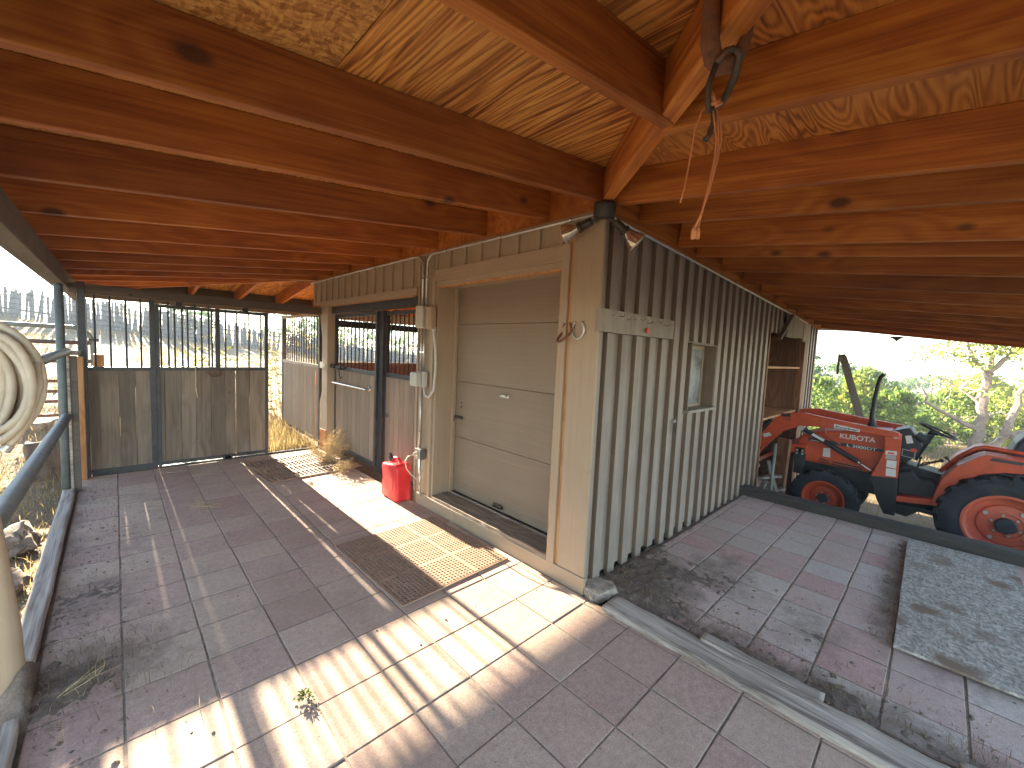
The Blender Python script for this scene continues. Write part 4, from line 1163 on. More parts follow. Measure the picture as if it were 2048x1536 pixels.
mb = MB(); mb.tube([(1.13+.001*i, -.03-.008*math.sin(2*math.pi*i/14), .985+.038*math.cos(2*math.pi*i/14)) if False else (1.135+.018*math.sin(2*math.pi*i/14), -.035, .985+.038*math.cos(2*math.pi*i/14)) for i in range(15)], .0045, 6, caps=False); part('ring', mb, M['iron'], er, smooth=40)

# ------------------------------------------------------------------ iron hook, shackle and twine on the hip rafter
mb = MB()
e1 = Vector((.78,-.62,0)); # across the view, to the right
hc = Vector((-1.0866,-1.0564,2.29))
def HP(a, b, c=0): return hc + (e1*a + Vector((0,0,b)) + Vector((-.62,-.78,0))*c)*.75
mb.tube([HP(-.052,.30,.03),HP(-.050,.20,.03),HP(-.048,.10,.03),HP(-.046,.03,.03),HP(-.03,-.02,.03),HP(.0,-.04,.03),HP(.035,-.028,.03),HP(.06,.01,.03),HP(.078,.06,.03),HP(.088,.12,.03)], [.017,.019,.021,.022,.022,.022,.020,.017,.013,.007], 14)
mb.lathe([(.0,-.008),(.034,-.008),(.034,.008),(0,.008)], HP(-.052,.30,.035), (.62,.78,0), 16)
one('iron_hook', mb, M['rust'], 'large rusty iron hook hung on the hip rafter overhead', 'hook', smooth=True)
mb = MB()
mb.tube([HP(-.035,-.055,.06),HP(-.045,-.105,.045),HP(-.044,-.15,.04),HP(-.034,-.185,.035),HP(-.008,-.155,.03)], .007, 8)
mb.tube([HP(.012,-.016,.075),HP(.035,-.03,.07),HP(.038,-.075,.05),HP(.025,-.125,.03),HP(.008,-.155,.03),HP(-.02,-.150,.03),HP(-.006,-.205,.02),HP(-.012,-.245,.01),HP(-.024,-.26,.01)], [.008,.009,.0095,.009,.0085,.0075,.0065,.006,.008], 8)
mb.tube([HP(-.035,-.055,.06),HP(-.01,-.02,.068),HP(.012,-.016,.075)], .0085, 8)
one('shackle', mb, M['iron'], 'dark bent iron link hanging from the large rusty hook', 'link', smooth=True)
mb = MB()
def strand(pts, r=.0021): mb.tube([HP(*p) for p in pts], r, 6)
strand([(-.025,-.155,.03),(-.055,-.185,.03),(-.072,-.24,.03),(-.082,-.33,.03),(-.094,-.43,.03),(-.104,-.475,.03)])
strand([(-.02,-.16,.03),(-.008,-.215,.03),(.004,-.27,.03),(.002,-.33,.03),(-.012,-.42,.03),(-.026,-.5,.03),(-.050,-.555,.03)], .0023)
strand([(-.012,-.165,.03),(.012,-.21,.03),(.020,-.27,.03),(.010,-.34,.03),(-.008,-.43,.03),(-.03,-.51,.03),(-.048,-.56,.03)], .0023)
strand([(-.005,-.16,.03),(.003,-.23,.035),(.012,-.29,.03),(.0,-.36,.03),(-.02,-.46,.03),(-.036,-.555,.03)], .0021)
strand([(-.030,-.125,.035),(-.022,-.15,.04),(-.014,-.17,.04),(.004,-.158,.04)], .005); strand([(-.038,-.165,.035),(-.02,-.165,.045),(-.002,-.15,.04)], .005)
mb.lathe([(.004,0),(.007,-.012),(.0065,-.028),(0,-.03)], HP(-.05,-.55,.03), (0,0,1), 8); mb.lathe([(.004,0),(.0065,-.012),(.006,-.026),(0,-.028)], HP(-.036,-.552,.03), (0,0,1), 8)
one('twine', mb, M['twine'], 'orange baling twine knotted to the iron link and hanging in loose ends', 'twine', smooth=True)

# ------------------------------------------------------------------ tractor
TX, TYc, TZ = 5.2, -1.35, -.62
tr = thing('tractor', 'orange farm tractor with front loader parked beyond the timber curb', 'tractor', (TX,TYc,TZ))
def tp(u, h, x): return (x-TX, -u-TYc, h)  # most tractor outlines come from image pixels projected offline onto one side plane
def plate(poly, x0, x1, m, name, bevel=.006, label=None, parent=tr):
    mb = MB(); mb.prism(poly, lambda a,b,d: tp(a,b,d), x0, x1)
    o = mb.build(name, M[m] if isinstance(m,str) else m, parent, bevel=bevel, weld=True)
    if label: o['label'] = label
    return o
hood = plate([(.19,.80),(.165,.98),(.17,1.12),(.24,1.20),(.5,1.275),(.85,1.335),(1.14,1.36),(1.14,.80)], 4.86, 5.54, 'orange', 'hood', .035)
for a in ((.43,.55,.875),(.43,.55,.845),(.585,.90,.862),(.585,.90,.832)):
    plate([(a[0],a[2]-.009),(a[1],a[2]-.022),(a[1],a[2]-.006),(a[0],a[2]+.007)], 4.852, 4.862, 'tblack', 'louvre', 0, parent=hood)
plate([(.28,1.10),(.30,1.145),(.64,1.145),(1.085,1.135),(1.085,1.098),(.7,1.095)], 4.853, 4.861, 'charcoal', 'side_stripe', 0, parent=hood)
plate([(.31,1.107),(.33,1.122),(.5,1.112),(.5,1.104)], 4.850, 4.8545, 'decaltext', 'trim_line', 0, parent=hood)
plate([(.16,.62),(.15,1.0),(.28,1.0),(.29,.74),(.25,.62)], 4.80, 4.86, 'tblack', 'side_bracket', .008)
bb = MB()
for du in (.185,.25):
    for hh in (.955,.91): 
        p = tp(du,hh,4.80); bb.cyl(p, (p[0]-.014,p[1],p[2]), .016, 8)
bb.build('bolts', M['galv'], tr)
plate([(.02,.90),(.02,1.01),(.30,1.05),(.30,.92)], 4.80, 5.60, 'orange', 'front_guard', .01)
# loader arms
arm = [(-.56,.42),(-.50,.56),(-.367,.93),(-.326,1.071),(-.166,1.303),(-.10,1.415),(-.04,1.448),(.063,1.472),(.245,1.500),(.335,1.487),(.718,1.442),(1.215,1.392),(1.235,1.33),(1.107,1.326),(.726,1.346),(.349,1.327),(.216,1.306),(.105,1.255),(.003,1.188),(-.221,.90),(-.332,.669),(-.46,.42)]
for x0,x1 in ((4.68,4.76),(5.64,5.72)):
    a_ = plate(arm, x0, x1, 'orange', 'loader_arm', .008)
    if x0 < 5:
        plate([(-.018,1.414),(-.022,1.446),(.085,1.466),(.092,1.42)], x0-.004, x0+.002, 'tblack', 'badge', 0, parent=a_)
        plate([(-.205,1.075),(-.235,1.12),(-.15,1.16),(-.115,1.12)], x0-.003, x0+.002, 'decal', 'decal', 0, parent=a_)
        plate([(.44,1.398),(.57,1.386),(.57,1.372),(.44,1.384)], x0-.003, x0+.002, 'orange_pale', 'stripe', 0, parent=a_)
        plate([(.85,1.372),(.99,1.358),(.99,1.344),(.85,1.358)], x0-.003, x0+.002, 'orange_pale', 'stripe', 0, parent=a_)
        mb = MB(); p = tp(-.261,.914,4.68); mb.cyl((p[0]-.004,p[1],p[2]),(p[0]+.01,p[1],p[2]),.028,16); mb.build('pivot', M['tblack'], a_)
mb = MB(); mb.cyl(tp(-.30,.70,4.76), tp(-.30,.70,5.64), .03, 14); sm(mb.build('cross_tube', M['orange_pale'], tr))
mb = MB(); mb.cyl(tp(-.34,.60,4.60), tp(-.26,.64,4.66), .022, 12); mb.cyl(tp(-.42,.62,4.62), tp(-.22,.66,4.62), .022, 12); sm(mb.build('bucket_link', M['greyboard'], tr))
# bucket in front, mostly behind the barn wall
plate([(-.56,.36),(-.62,.55),(-.80,.60),(-.84,.2),(-1.25,.06),(-1.25,.03),(-.80,.03),(-.6,.1)], 4.62, 5.78, 'orange_pale', 'bucket', .01)
def cylb(u0,h0,u1,h1,u2,h2,x):
    mb = MB(); mb.cyl(tp(u0,h0,x), tp(u1,h1,x), .032, 14); b_ = sm(mb.build('hydraulic_cylinder', M['tblack'], tr))
    mb = MB(); mb.cyl(tp(u1,h1,x), tp(u2,h2,x), .015, 12); sm(mb.build('rod', M['steel'], b_))
    return b_
c1 = cylb(.225,1.280,.86,.942,.991,.864,4.735); cylb(.225,1.280,.86,.942,.991,.864,5.66)
plate([(.345,1.205),(.365,1.235),(.50,1.17),(.485,1.14)], 4.698, 4.7025, 'decal', 'decal', 0, parent=c1)
cylb(-.125,1.381,-.29,1.115,-.42,.87,4.65); cylb(-.125,1.381,-.29,1.115,-.42,.87,5.75)
mb = MB(); mb.cyl(tp(.225,1.285,4.67), tp(.225,1.285,4.76), .035, 14); mb.cyl(tp(-.125,1.381,4.62), tp(-.125,1.381,4.69), .026, 14); sm(mb.build('pins', M['galv'], tr))
mb = MB(); mb.tube([tp(.24,1.25,4.69),tp(.27,1.19,4.68),tp(.33,1.17,4.69)], .008, 8); mb.tube([tp(.85,.985,4.70),tp(.9,.96,4.69),tp(.905,.94,4.70),tp(.87,.91,4.7)], .006, 8)
sm(mb.build('hydraulic_line', M['rust'], tr)); mb = MB(); mb.tube([tp(.47,1.36,4.80),tp(.49,1.24,4.79),tp(.56,1.18,4.80),tp(.66,1.13,4.79)], .010, 8); sm(mb.build('hydraulic_hose', M['orange_pale'], tr))
# loader posts and brackets
for x0,x1 in ((4.705,4.80),(5.60,5.695)):
    q_ = plate([(1.085,1.365),(1.24,1.37),(1.25,.82),(1.0,.79),(1.10,1.14)], x0, x1, 'orange', 'loader_post', .006)
    plate([(.985,.80),(1.255,.83),(1.262,.36),(1.16,.355),(1.08,.52)], x0-.004, x1-.01, 'tblack', 'loader_bracket', .006)
    if x0 < 5:
        mb = MB(); p = tp(1.19,1.335,x0); mb.cyl((p[0]-.02,p[1],p[2]),(p[0]+.01,p[1],p[2]),.02,12); mb.cyl((p[0]-.018,p[1]-.03,p[2]),(p[0]+.01,p[1]-.03,p[2]),.012,10); mb.build('pin', M['galv'], q_)
        plate([(1.115,1.10),(1.115,1.148),(1.218,1.158),(1.218,1.108)], x0-.004, x0+.001, 'decal', 'decal', 0, parent=q_)
        plate([(1.135,1.112),(1.135,1.132),(1.18,1.138),(1.205,1.118)], x0-.006, x0-.001, 'redtag', 'decal_mark', 0, parent=q_)
        plate([(1.135,.945),(1.135,1.032),(1.225,1.038),(1.225,.945)], x0-.004, x0+.001, 'decal', 'decal', 0, parent=q_)
        plate([(1.14,.835),(1.135,.930),(1.227,.932),(1.232,.845)], x0-.004, x0+.001, 'decal', 'decal', 0, parent=q_)
        plate([(1.12,1.045),(1.12,1.095),(1.215,1.10),(1.215,1.05)], x0-.003, x0+.001, 'decaltext', 'decal', 0, parent=q_)
dl = plate([(.473,.915),(.473,1.03),(.546,1.042),(.556,.915)], 4.850, 4.862, 'decal', 'decal', 0, parent=hood)
# dash, steering
dash = plate([(1.15,1.0),(1.15,1.375),(1.285,1.432),(1.315,1.417),(1.43,1.231),(1.395,1.09),(1.30,1.0)], 4.97, 5.43, 'dashgrey', 'dash', .015)
plate([(1.285,1.235),(1.262,1.33),(1.315,1.345),(1.345,1.255)], 4.962, 4.972, 'decal', 'decal', 0, parent=dash)
plate([(1.25,1.075),(1.25,1.165),(1.375,1.15),(1.37,1.06)], 4.964, 4.972, 'decaltext', 'decal', 0, parent=dash)
plate([(1.258,1.083),(1.258,1.157),(1.367,1.142),(1.362,1.068)], 4.960, 4.970, 'dashgrey', 'decal_field', 0, parent=dash)
plate([(1.315,1.15),(1.33,1.18),(1.36,1.19),(1.39,1.165),(1.37,1.14)], 4.959, 4.971, 'redtag', 'decal_mark', 0, parent=dash)
mb = MB(); mb.cyl(tp(1.36,1.02,5.2), tp(1.50,1.40,5.2), .035, 12); mb.cyl(tp(1.43,1.30,5.0), tp(1.36,1.36,5.0), .05, 12); mb.box(-.12,.12,tp(1.44,1.2,5.2)[1]-.05,tp(1.44,1.2,5.2)[1]+.05,1.26,1.36); sm(mb.build('steering_column', M['tblack'], tr))
mb = MB(); sc_ = Vector(tp(1.54,1.42,5.2)); sax = Vector((0,-.42,.9)).normalized(); su = Vector((1,0,0)); sv = sax.cross(su)
mb.tube([sc_+(su*math.cos(a)+sv*math.sin(a))*.185 for a in [2*math.pi*i/32 for i in range(33)]], .012, 8, caps=False)
for k in range(3):
    a = 2*math.pi*k/3+.5; mb.tube([sc_-sax*.05, sc_-sax*.02+(su*math.cos(a)+sv*math.sin(a))*.1, sc_+(su*math.cos(a)+sv*math.sin(a))*.183], .009, 6)
mb.lathe([(.03,-.06),(.035,-.03),(.0,-.025)], sc_, sax, 12); sm(mb.build('steering_wheel', M['tblack'], tr))
for pts in ([(1.42,.99,4.95),(1.45,1.03,4.93),(1.55,1.075,4.92),(1.60,1.10,4.92)], [(1.43,.98,4.99),(1.5,1.03,4.97),(1.60,1.085,4.96)], [(1.70,1.06,4.98),(1.64,1.13,4.98)], [(1.40,.9,5.05),(1.42,1.08,5.0)]):
    mb = MB(); mb.tube([tp(*p) for p in pts], .009, 6); mb.lathe([(0,-.02),(.016,-.012),(.018,.012),(0,.022)], tp(*pts[-1]), Vector(tp(*pts[-1]))-Vector(tp(*pts[-2])), 8); sm(mb.build('lever', M['iron'], tr))
# fenders
fo = [(1.556,.60),(1.579,.764),(1.617,.916),(1.728,1.107),(1.878,1.245),(1.93,1.274),(2.2,1.262),(2.45,1.235),(2.62,1.16),(2.74,1.02)]
fi = [(1.632,.60),(1.695,.81),(1.752,.926),(1.92,1.055),(2.06,1.105),(2.2,1.125),(2.4,1.10),(2.56,1.04),(2.66,.98)]
fi2 = [(1.580,.60),(1.600,.764),(1.637,.908),(1.745,1.093),(1.888,1.227),(1.932,1.252),(2.2,1.242),(2.44,1.217),(2.6,1.145),(2.72,1.02)]
for s_, (xa,xb,xc) in ((0,(4.655,4.675,4.98)),(1,(5.725,5.745,5.42))):
    f_ = plate(fo+fi[::-1], xa, xb, 'orange', 'fender', .004)
    lo, hi = min(xa,xc), max(xb,xc)
    plate(fo+fi2[::-1], lo+.001, hi-.001, 'orange', 'fender_top', .004, parent=f_)
    if s_ == 0:
        plate([(1.95,1.218),(1.975,1.252),(2.2,1.245),(2.44,1.218),(2.46,1.19),(2.2,1.212)], 4.649, 4.657, 'charcoal', 'stripe', 0, parent=f_)
        mb = MB(); mb.tube([tp(1.60,.95,4.99),tp(1.66,1.05,4.99),tp(1.75,1.18,4.99),tp(1.86,1.29,4.99),tp(1.93,1.318,4.99),tp(2.2,1.30,4.99),tp(2.5,1.26,4.99)], .022, 10); sm(mb.build('fender_tube', M['orange'], f_))
# foot plates, chassis
plate([(1.26,.545),(1.26,.61),(1.56,.66),(1.62,.66),(1.62,.60),(1.56,.585)], 4.70, 5.0, 'orange', 'footplate', .004)
plate([(1.26,.545),(1.26,.61),(1.56,.66),(1.62,.66),(1.62,.60),(1.56,.585)], 5.4, 5.70, 'orange', 'footplate', .004)
plate([(.22,.62),(.2,.82),(1.15,.86),(1.3,.97),(1.6,.92),(2.35,.92),(2.4,.62),(2.1,.45),(1.46,.45),(1.36,.36),(1.2,.37),(1.1,.5),(.5,.52)], 4.98, 5.42, 'tblack', 'chassis', .02)
plate([(1.25,.62),(1.24,.88),(1.36,.93),(1.45,.84),(1.55,.86),(1.62,.78),(1.62,.62)], 4.82, 4.98, 'tblack', 'transmission_cover', .02)
plate([(1.25,.40),(1.25,.50),(1.70,.53),(1.70,.44),(1.46,.46),(1.36,.365),(1.27,.38)], 4.76, 5.0, 'tblack', 'step', .006)
mb = MB(); mb.cyl(tp(.555,.385,4.75), tp(.555,.385,5.65), .055, 12); mb.cyl(tp(2.12,.555,4.75), tp(2.12,.555,5.65), .11, 16); sm(mb.build('axles', M['tblack'], tr))
mb = MB(); mb.tube([tp(.93,1.33,5.08),tp(.93,1.40,5.08)], [.07,.055], 14); mb.tube([tp(.93,1.40,5.08),tp(.925,1.46,5.08),tp(.918,1.53,5.08),tp(.925,1.75,5.08),tp(.945,1.98,5.08),tp(.962,2.05,5.08),tp(.99,2.085,5.08)], [.05,.034,.024,.023,.022,.022,.021], 12); sm(mb.build('exhaust_pipe', M['tblack'], tr))
plate([(2.12,1.30),(2.15,1.40),(2.22,1.52),(2.30,1.52),(2.30,1.05),(1.95,1.0),(1.95,1.12),(2.15,1.14)], 5.0, 5.4, 'dashgrey', 'seat', .03)
def tyre(u, h, x, r, w, side, rimr, nl, names, rimm):
    """side -1: outer face towards -x"""
    t0 = MB()
    o = Vector(tp(u,h,x)); ax = Vector((side,0,0))
    prof = [(rimr*.98,-w*.46),(rimr*1.08,-w*.5),(r*.80,-w*.54),(r*.93,-w*.47),(r*.955,-w*.38),(r*.96,0),(r*.955,w*.38),(r*.93,w*.47),(r*.80,w*.54),(rimr*1.08,w*.5),(rimr*.98,w*.46)]
    t0.lathe(prof, o, ax, 56, caps=False)
    for k in range(nl):
        for sd2 in (-1,1):
            a0 = 2*math.pi*(k+(.5 if sd2>0 else 0))/nl
            vs = []
            for (s0, da) in ((.02,.0),(.5,.20)):
                for (rr, wd) in ((r*.945,.030),(r*1.005,.022)):
                    for e in (-1,1):
                        a = a0+da+e*wd/r*1.1
                        vs.append(o+ax*(sd2*w*s0)+Vector((0,math.cos(a),math.sin(a)))*(rr if s0<.4 else rr*.985))
            fs = [(0,1,3,2),(4,6,7,5),(2,3,7,6),(0,2,6,4),(1,5,7,3)]
            t0.add(vs, fs)
            vs2 = []
            for (s0, rr) in ((.5,r*.985),(.545,r*.86)):
                for e in (-1,1):
                    a = a0+.20+e*.024/r*1.1+(.03 if rr<r*.9 else 0)
                    vs2.append(o+ax*(sd2*w*s0*1.02)+Vector((0,math.cos(a),math.sin(a)))*rr)
            vs3 = [v-ax*(sd2*.02) for v in vs2]
            t0.add(vs2+vs3, [(0,1,3,2),(0,2,6,4),(1,5,7,3),(2,3,7,6),(0,4,5,1)])
    we = bpy.data.objects.new(names, None); COL.objects.link(we); we.parent = tr
    ty = t0.build('tyre', M['tyre'], we); sm(ty, 30)
    rm = MB()
    rm.lathe([(rimr*1.06,w*.50),(rimr*1.07,w*.53),(rimr*1.0,w*.53),(rimr*.93,w*.47),(rimr*.90,w*.36),(rimr*.88,w*.16),(rimr*.70,w*.13),(rimr*.66,w*.20),(rimr*.42,w*.24),(rimr*.40,w*.20),(0,w*.2)], o, ax, 48, caps=False)
    rm.lathe([(rimr*1.06,-w*.50),(rimr*.9,-w*.4),(rimr*.88,w*.16)], o, ax, 48, caps=False)
    sm(rm.build('rim', rimm, we), 30)
    hb_ = MB(); hb_.lathe([(rimr*.26,w*.2),(rimr*.26,w*.33),(rimr*.22,w*.36),(0,w*.36)], o, ax, 20); sm(hb_.build('hub', M['dashgrey'], we), 30)
    for k in range(6):
        a = 2*math.pi*k/6+.3; q = o+Vector((0,math.cos(a),math.sin(a)))*rimr*.34
        b = MB(); b.cyl(q+ax*w*.21, q+ax*(w*.27), .013, 6); b.build('wheel_nut', M['galv'], we)
    return we, o, ax
tyre(.55,.385,4.72,.385,.20,-1,.222,16,'front_wheel',M['orange']); tyre(.55,.385,5.68,.385,.20,1,.222,16,'front_wheel',M['orange'])
rw, o_, ax_ = tyre(2.125,.55,4.70,.545,.30,-1,.315,20,'rear_wheel',M['orange_pale']); tyre(2.125,.55,5.70,.545,.30,1,.315,20,'rear_wheel',M['orange_pale'])
for a in (.6,2.2,3.75,5.3):
    q = o_+Vector((0,math.cos(a),math.sin(a)))*.315*.58
    b = MB(); b.cyl(q+ax_*.045, q+ax_*.085, .020, 10); b.build('wheel_bolt', M['galv'], rw)
# lettering
def text(body, u, h, x, width, cap, m, parent, bold=.0, skew=0, slope=0):
    cu = bpy.data.curves.new('t', 'FONT'); cu.body = body; cu.size = 1.0; cu.offset = bold; cu.shear = skew; cu.extrude = .01
    to = bpy.data.objects.new('t', cu); COL.objects.link(to)
    bpy.context.view_layer.update()
    me = bpy.data.meshes.new_from_object(to.evaluated_get(bpy.context.evaluated_depsgraph_get()))
    bpy.data.objects.remove(to)
    xs = [v.co.x for v in me.vertices]; ys = [v.co.y for v in me.vertices]
    x0, x1, y0_, y1_ = min(xs), max(xs), min(ys), max(ys)
    for v in me.vertices:
        a = (v.co.x-x0)/(x1-x0)*width; b_ = (v.co.y-y0_)/(y1_-y0_)*cap; d = v.co.z
        v.co = Vector(tp(u+a, h+b_+slope*a, x-(.0015 if d > 0 else -.002)))
    me.materials.clear(); me.materials.append(M[m])
    o = bpy.data.objects.new('lettering', me); COL.objects.link(o); o.parent = parent
    return o
text('KUBOTA', .635, 1.200, 4.856, .365, .066, 'decal', hood, .018)
text('L 3000DT', .72, 1.100, 4.849, .30, .036, 'decal', hood, .012)
arm0 = [c for c in tr.children if c.name.startswith('loader_arm')][0]
plate([(.585,1.348),(.583,1.398),(.645,1.396),(.85,1.370),(.852,1.334)], 4.676, 4.682, 'decal', 'badge', 0, parent=arm0)
text('Koyker', .598, 1.348, 4.674, .24, .034, 'tblack', arm0, .012, .2, -.06)
text('155', .008, 1.362, 4.679, .085, .036, 'tblack', arm0, .01, 0, .12)
text('4WD', 2.185, 1.205, 4.648, .10, .026, 'decal', tr, .02)

# ------------------------------------------------------------------ odds beyond the curb
def scrap(a, b, w, h, m, label, up=(0,0,1)):
    a = Vector(a); b = Vector(b); c = (a+b)/2; mb = MB(); mb.bar(a-c, b-c, w, h, 0, up)
    o = mb.build('scrap_board', M[m], None, bevel=.003); o.location = c
    return tag(o, label, 'board', 'scrap boards behind the curb')
scrap((3.55,-.30,-.15),(3.62,-.12,.34),.06,.02,'kerbwood','brown split board leaning beside the teal stake')
scrap((3.5,-.02,-.25),(3.6,-.12,.10),.09,.02,'weather','grey board end leaning against the wall foot behind the curb')
scrap((3.85,.30,-.28),(4.0,-.25,-.05),.12,.03,'weather','grey board lying across the heap behind the curb')
scrap((4.05,.40,-.12),(4.2,-.15,.06),.16,.03,'weather','topmost grey board of the heap behind the curb')
scrap((4.2,-.12,-.6),(4.25,-.14,.55),.16,.05,'shelfwood','brown upright plank behind the teal stake')
rock((3.85,.1,-.38),(.35,.35,.35),12,'large pale boulder under the scrap boards behind the curb')['group'] = 'boulders behind the curb'
rock((4.15,-.25,-.5),(.3,.3,.28),14,'dusty boulder beside the front tyre')['group'] = 'boulders behind the curb'
mb = MB(); mb.cyl((3.40,-.225,-.3),(3.42,-.23,.60),.017,10)
one('stake', mb, M['pipe'], 'thin teal metal stake standing behind the curb', 'stake', smooth=True)
mb = MB(); mb.bar((6.75,-.32,1.72),(7.1,-.75,.2), .06, .09); mb.bar((6.70,-.28,1.40),(6.70,-.28,1.75), .03, .03); mb.bar((6.70,-.28,1.72),(6.78,-.34,1.74), .03, .03)
one('prop_beam', mb, M['kerbwood'], 'slanting grey beam end leaning at the far end of the side wall', 'beam', bevel=.004)

# ------------------------------------------------------------------ vegetation and far fences
def blade_patch(name, label, cat, m, n, area, hfun, h0, h1, w, seed, lean=.5, dens=None, kind='stuff', zoff=0):
    rnd = random.Random(seed); mb = MB(); k = 0; tries = 0
    while k < n and tries < n*6:
        tries += 1
        x, y = area(rnd)
        if dens and rnd.random() > dens(x, y): continue
        k += 1
        z = hfun(x, y)+zoff; h = rnd.uniform(h0, h1); a = rnd.uniform(0, 6.283); l = rnd.uniform(0, lean)*h*1.6
        b = rnd.uniform(0, 6.283); ux, uy = math.cos(b)*w*.5, math.sin(b)*w*.5
        dx, dy = math.cos(a)*l, math.sin(a)*l
        hh = math.sqrt(max(.0004, h*h-min(l,h*.98)**2))
        mb.add([(x-ux,y-uy,z),(x+ux,y+uy,z),(x+ux*.7+dx*.45,y+uy*.7+dy*.45,z+hh*.62),(x-ux*.7+dx*.45,y-uy*.7+dy*.45,z+hh*.62),(x+dx,y+dy,z+hh)], [(0,1,2,3),(3,2,4)])
    o = mb.build(name, m); tag(o, label, cat, kind=kind); return o
tz = terrain_z
# straw in the gap and run behind the gate
blade_patch('straw', 'yellow straw and dry weeds in the run behind the gate', 'straw', M['straw'], 9000, lambda r: (r.uniform(-2.4,.0) if r.random()<.35 else r.uniform(-.85,.0), 4.82+abs(r.gauss(0,1.6))), tz, .04, .28, .006, 3, .9)
blade_patch('straw', 'trampled straw and stubble on the ground outside the left kerb', 'straw', M['straw'], 9000, lambda r: (-2.58-abs(r.gauss(0,.8)), r.uniform(-.5,9)), tz, .03, .14, .006, 5, 1., zoff=.0)
blade_patch('dry_grass', 'dry grass tufts over the sloping pasture in front of the stake fence', 'grass', M['straw'], 16000, lambda r: (r.uniform(-12,14), r.uniform(7,24.5)), tz, .05, .22, .02, 8, .7, dens=lambda x,y: S01(noise.noise(Vector((x*.6,y*.9,2))),-.05,.3)+.05)
blade_patch('dry_grass', 'straw coloured grass around the tractor and under the juniper', 'grass', M['straw'], 22000, lambda r: (r.uniform(3.4,15), r.uniform(-6,2.)), tz, .04, .25, .010, 9, .8, dens=lambda x,y: .25+.75*S01(x,6,9))
# debris on the patios
def floor_h(x, y): return .004
blade_patch('debris', 'bits of hay and twigs on the dirt along the timber', 'debris', M['haydust'], 900, lambda r: (.22+abs(r.gauss(0,.16)), r.uniform(-2.4,-.05)), lambda x,y: max(.003,h_side(x,y)), .01, .055, .003, 21, 1.02)
blade_patch('debris', 'bits of hay and twigs on the dirt beside the strand board sheet', 'debris', M['haydust'], 700, lambda r: (r.uniform(.9,2.8), -1.40+r.gauss(0,.05)), lambda x,y: max(.003,h_side(x,y)), .01, .05, .003, 22, 1.02)
blade_patch('debris', 'bits of hay and grit at the foot of the grey wall', 'debris', M['haydust'], 700, lambda r: (r.uniform(.1,3.0) if r.random()<.4 else r.gauss(.5,.3), -abs(r.gauss(0,.12))), lambda x,y: max(.003,h_side(x,y)), .008, .04, .003, 23, 1.02)
blade_patch('debris', 'bits of hay and twigs along the left kerb board and round post', 'debris', M['haydust'], 1100, lambda r: ((-2.44+abs(r.gauss(0,.18)), r.uniform(.6,4.5)) if r.random()<.5 else (r.gauss(-2.25,.14), r.gauss(1.05,.22))), lambda x,y: max(.003,h_left(x,y)), .01, .06, .003, 24, 1.02)
blade_patch('debris', 'scattered straw bits on the sunlit tiles and rubber mats', 'debris', M['straw'], 420, lambda r: (r.uniform(-.75,-.06), r.uniform(.2,4.4)), lambda x,y: .006, .008, .04, .0025, 25, 1.02)
def pebbles(name, label, n, area, hfun, seed, s0=.003, s1=.010, m='stone'):
    rnd = random.Random(seed); mb = MB()
    for _ in range(n):
        x, y = area(rnd); s = rnd.uniform(s0, s1)*(1 if rnd.random()<.85 else 1.8); z = hfun(x, y)
        vs = [(x+rnd.uniform(.6,1.2)*s*a, y+rnd.uniform(.6,1.2)*s*b, z+rnd.uniform(.4,.9)*s*c) for a,b,c in ((1,0,0),(0,1,0),(-1,0,0),(0,-1,0),(0,0,1),(0,0,-1))]
        mb.add(vs, [(0,1,4),(1,2,4),(2,3,4),(3,0,4),(1,0,5),(2,1,5),(3,2,5),(0,3,5)])
    return tag(mb.build(name, M[m]), label, 'pebbles', kind='stuff')
pebbles('pebbles', 'grit and clods on the dirt beside the barn corner and timber', 420, lambda r: (.1+abs(r.gauss(.2,.4)), -abs(r.gauss(.1,.9))), lambda x,y: max(.0,h_side(x,y)), 31, m='dirt')
pebbles('pebbles', 'pale pebbles strewn over the pink patio', 60, lambda r: (r.uniform(.2,3.), r.uniform(-2,-.05)), lambda x,y: max(.002,h_side(x,y)), 32)
pebbles('pebbles', 'grit and clods by the left kerb board', 330, lambda r: (-2.45+abs(r.gauss(0,.2)), r.uniform(.3,4.3)), lambda x,y: max(.0,h_left(x,y)), 33, m='dirt')
pebbles('pebbles', 'specks of grit over the tan patio', 120, lambda r: (r.uniform(-2.4,-.1), r.uniform(-1.3,4.5)), lambda x,y: .002, 34, .002, .005, m='dirt')
pebbles('gravel', 'gravel and clods on the ground outside the kerb', 700, lambda r: (-2.6-abs(r.gauss(0,.5)), r.uniform(0,8)), tz, 35, .008, .03)

def leafcards(mb, p, d, L, w, rnd, mi=1):
    d = Vector(d).normalized(); s_ = d.cross(Vector((rnd.gauss(0,1),rnd.gauss(0,1),rnd.gauss(0,1)))).normalized()
    p = Vector(p)
    mb.add([p, p+d*L*.45+s_*w*.5, p+d*L, p+d*L*.45-s_*w*.5], [(0,1,2,3)], mi)
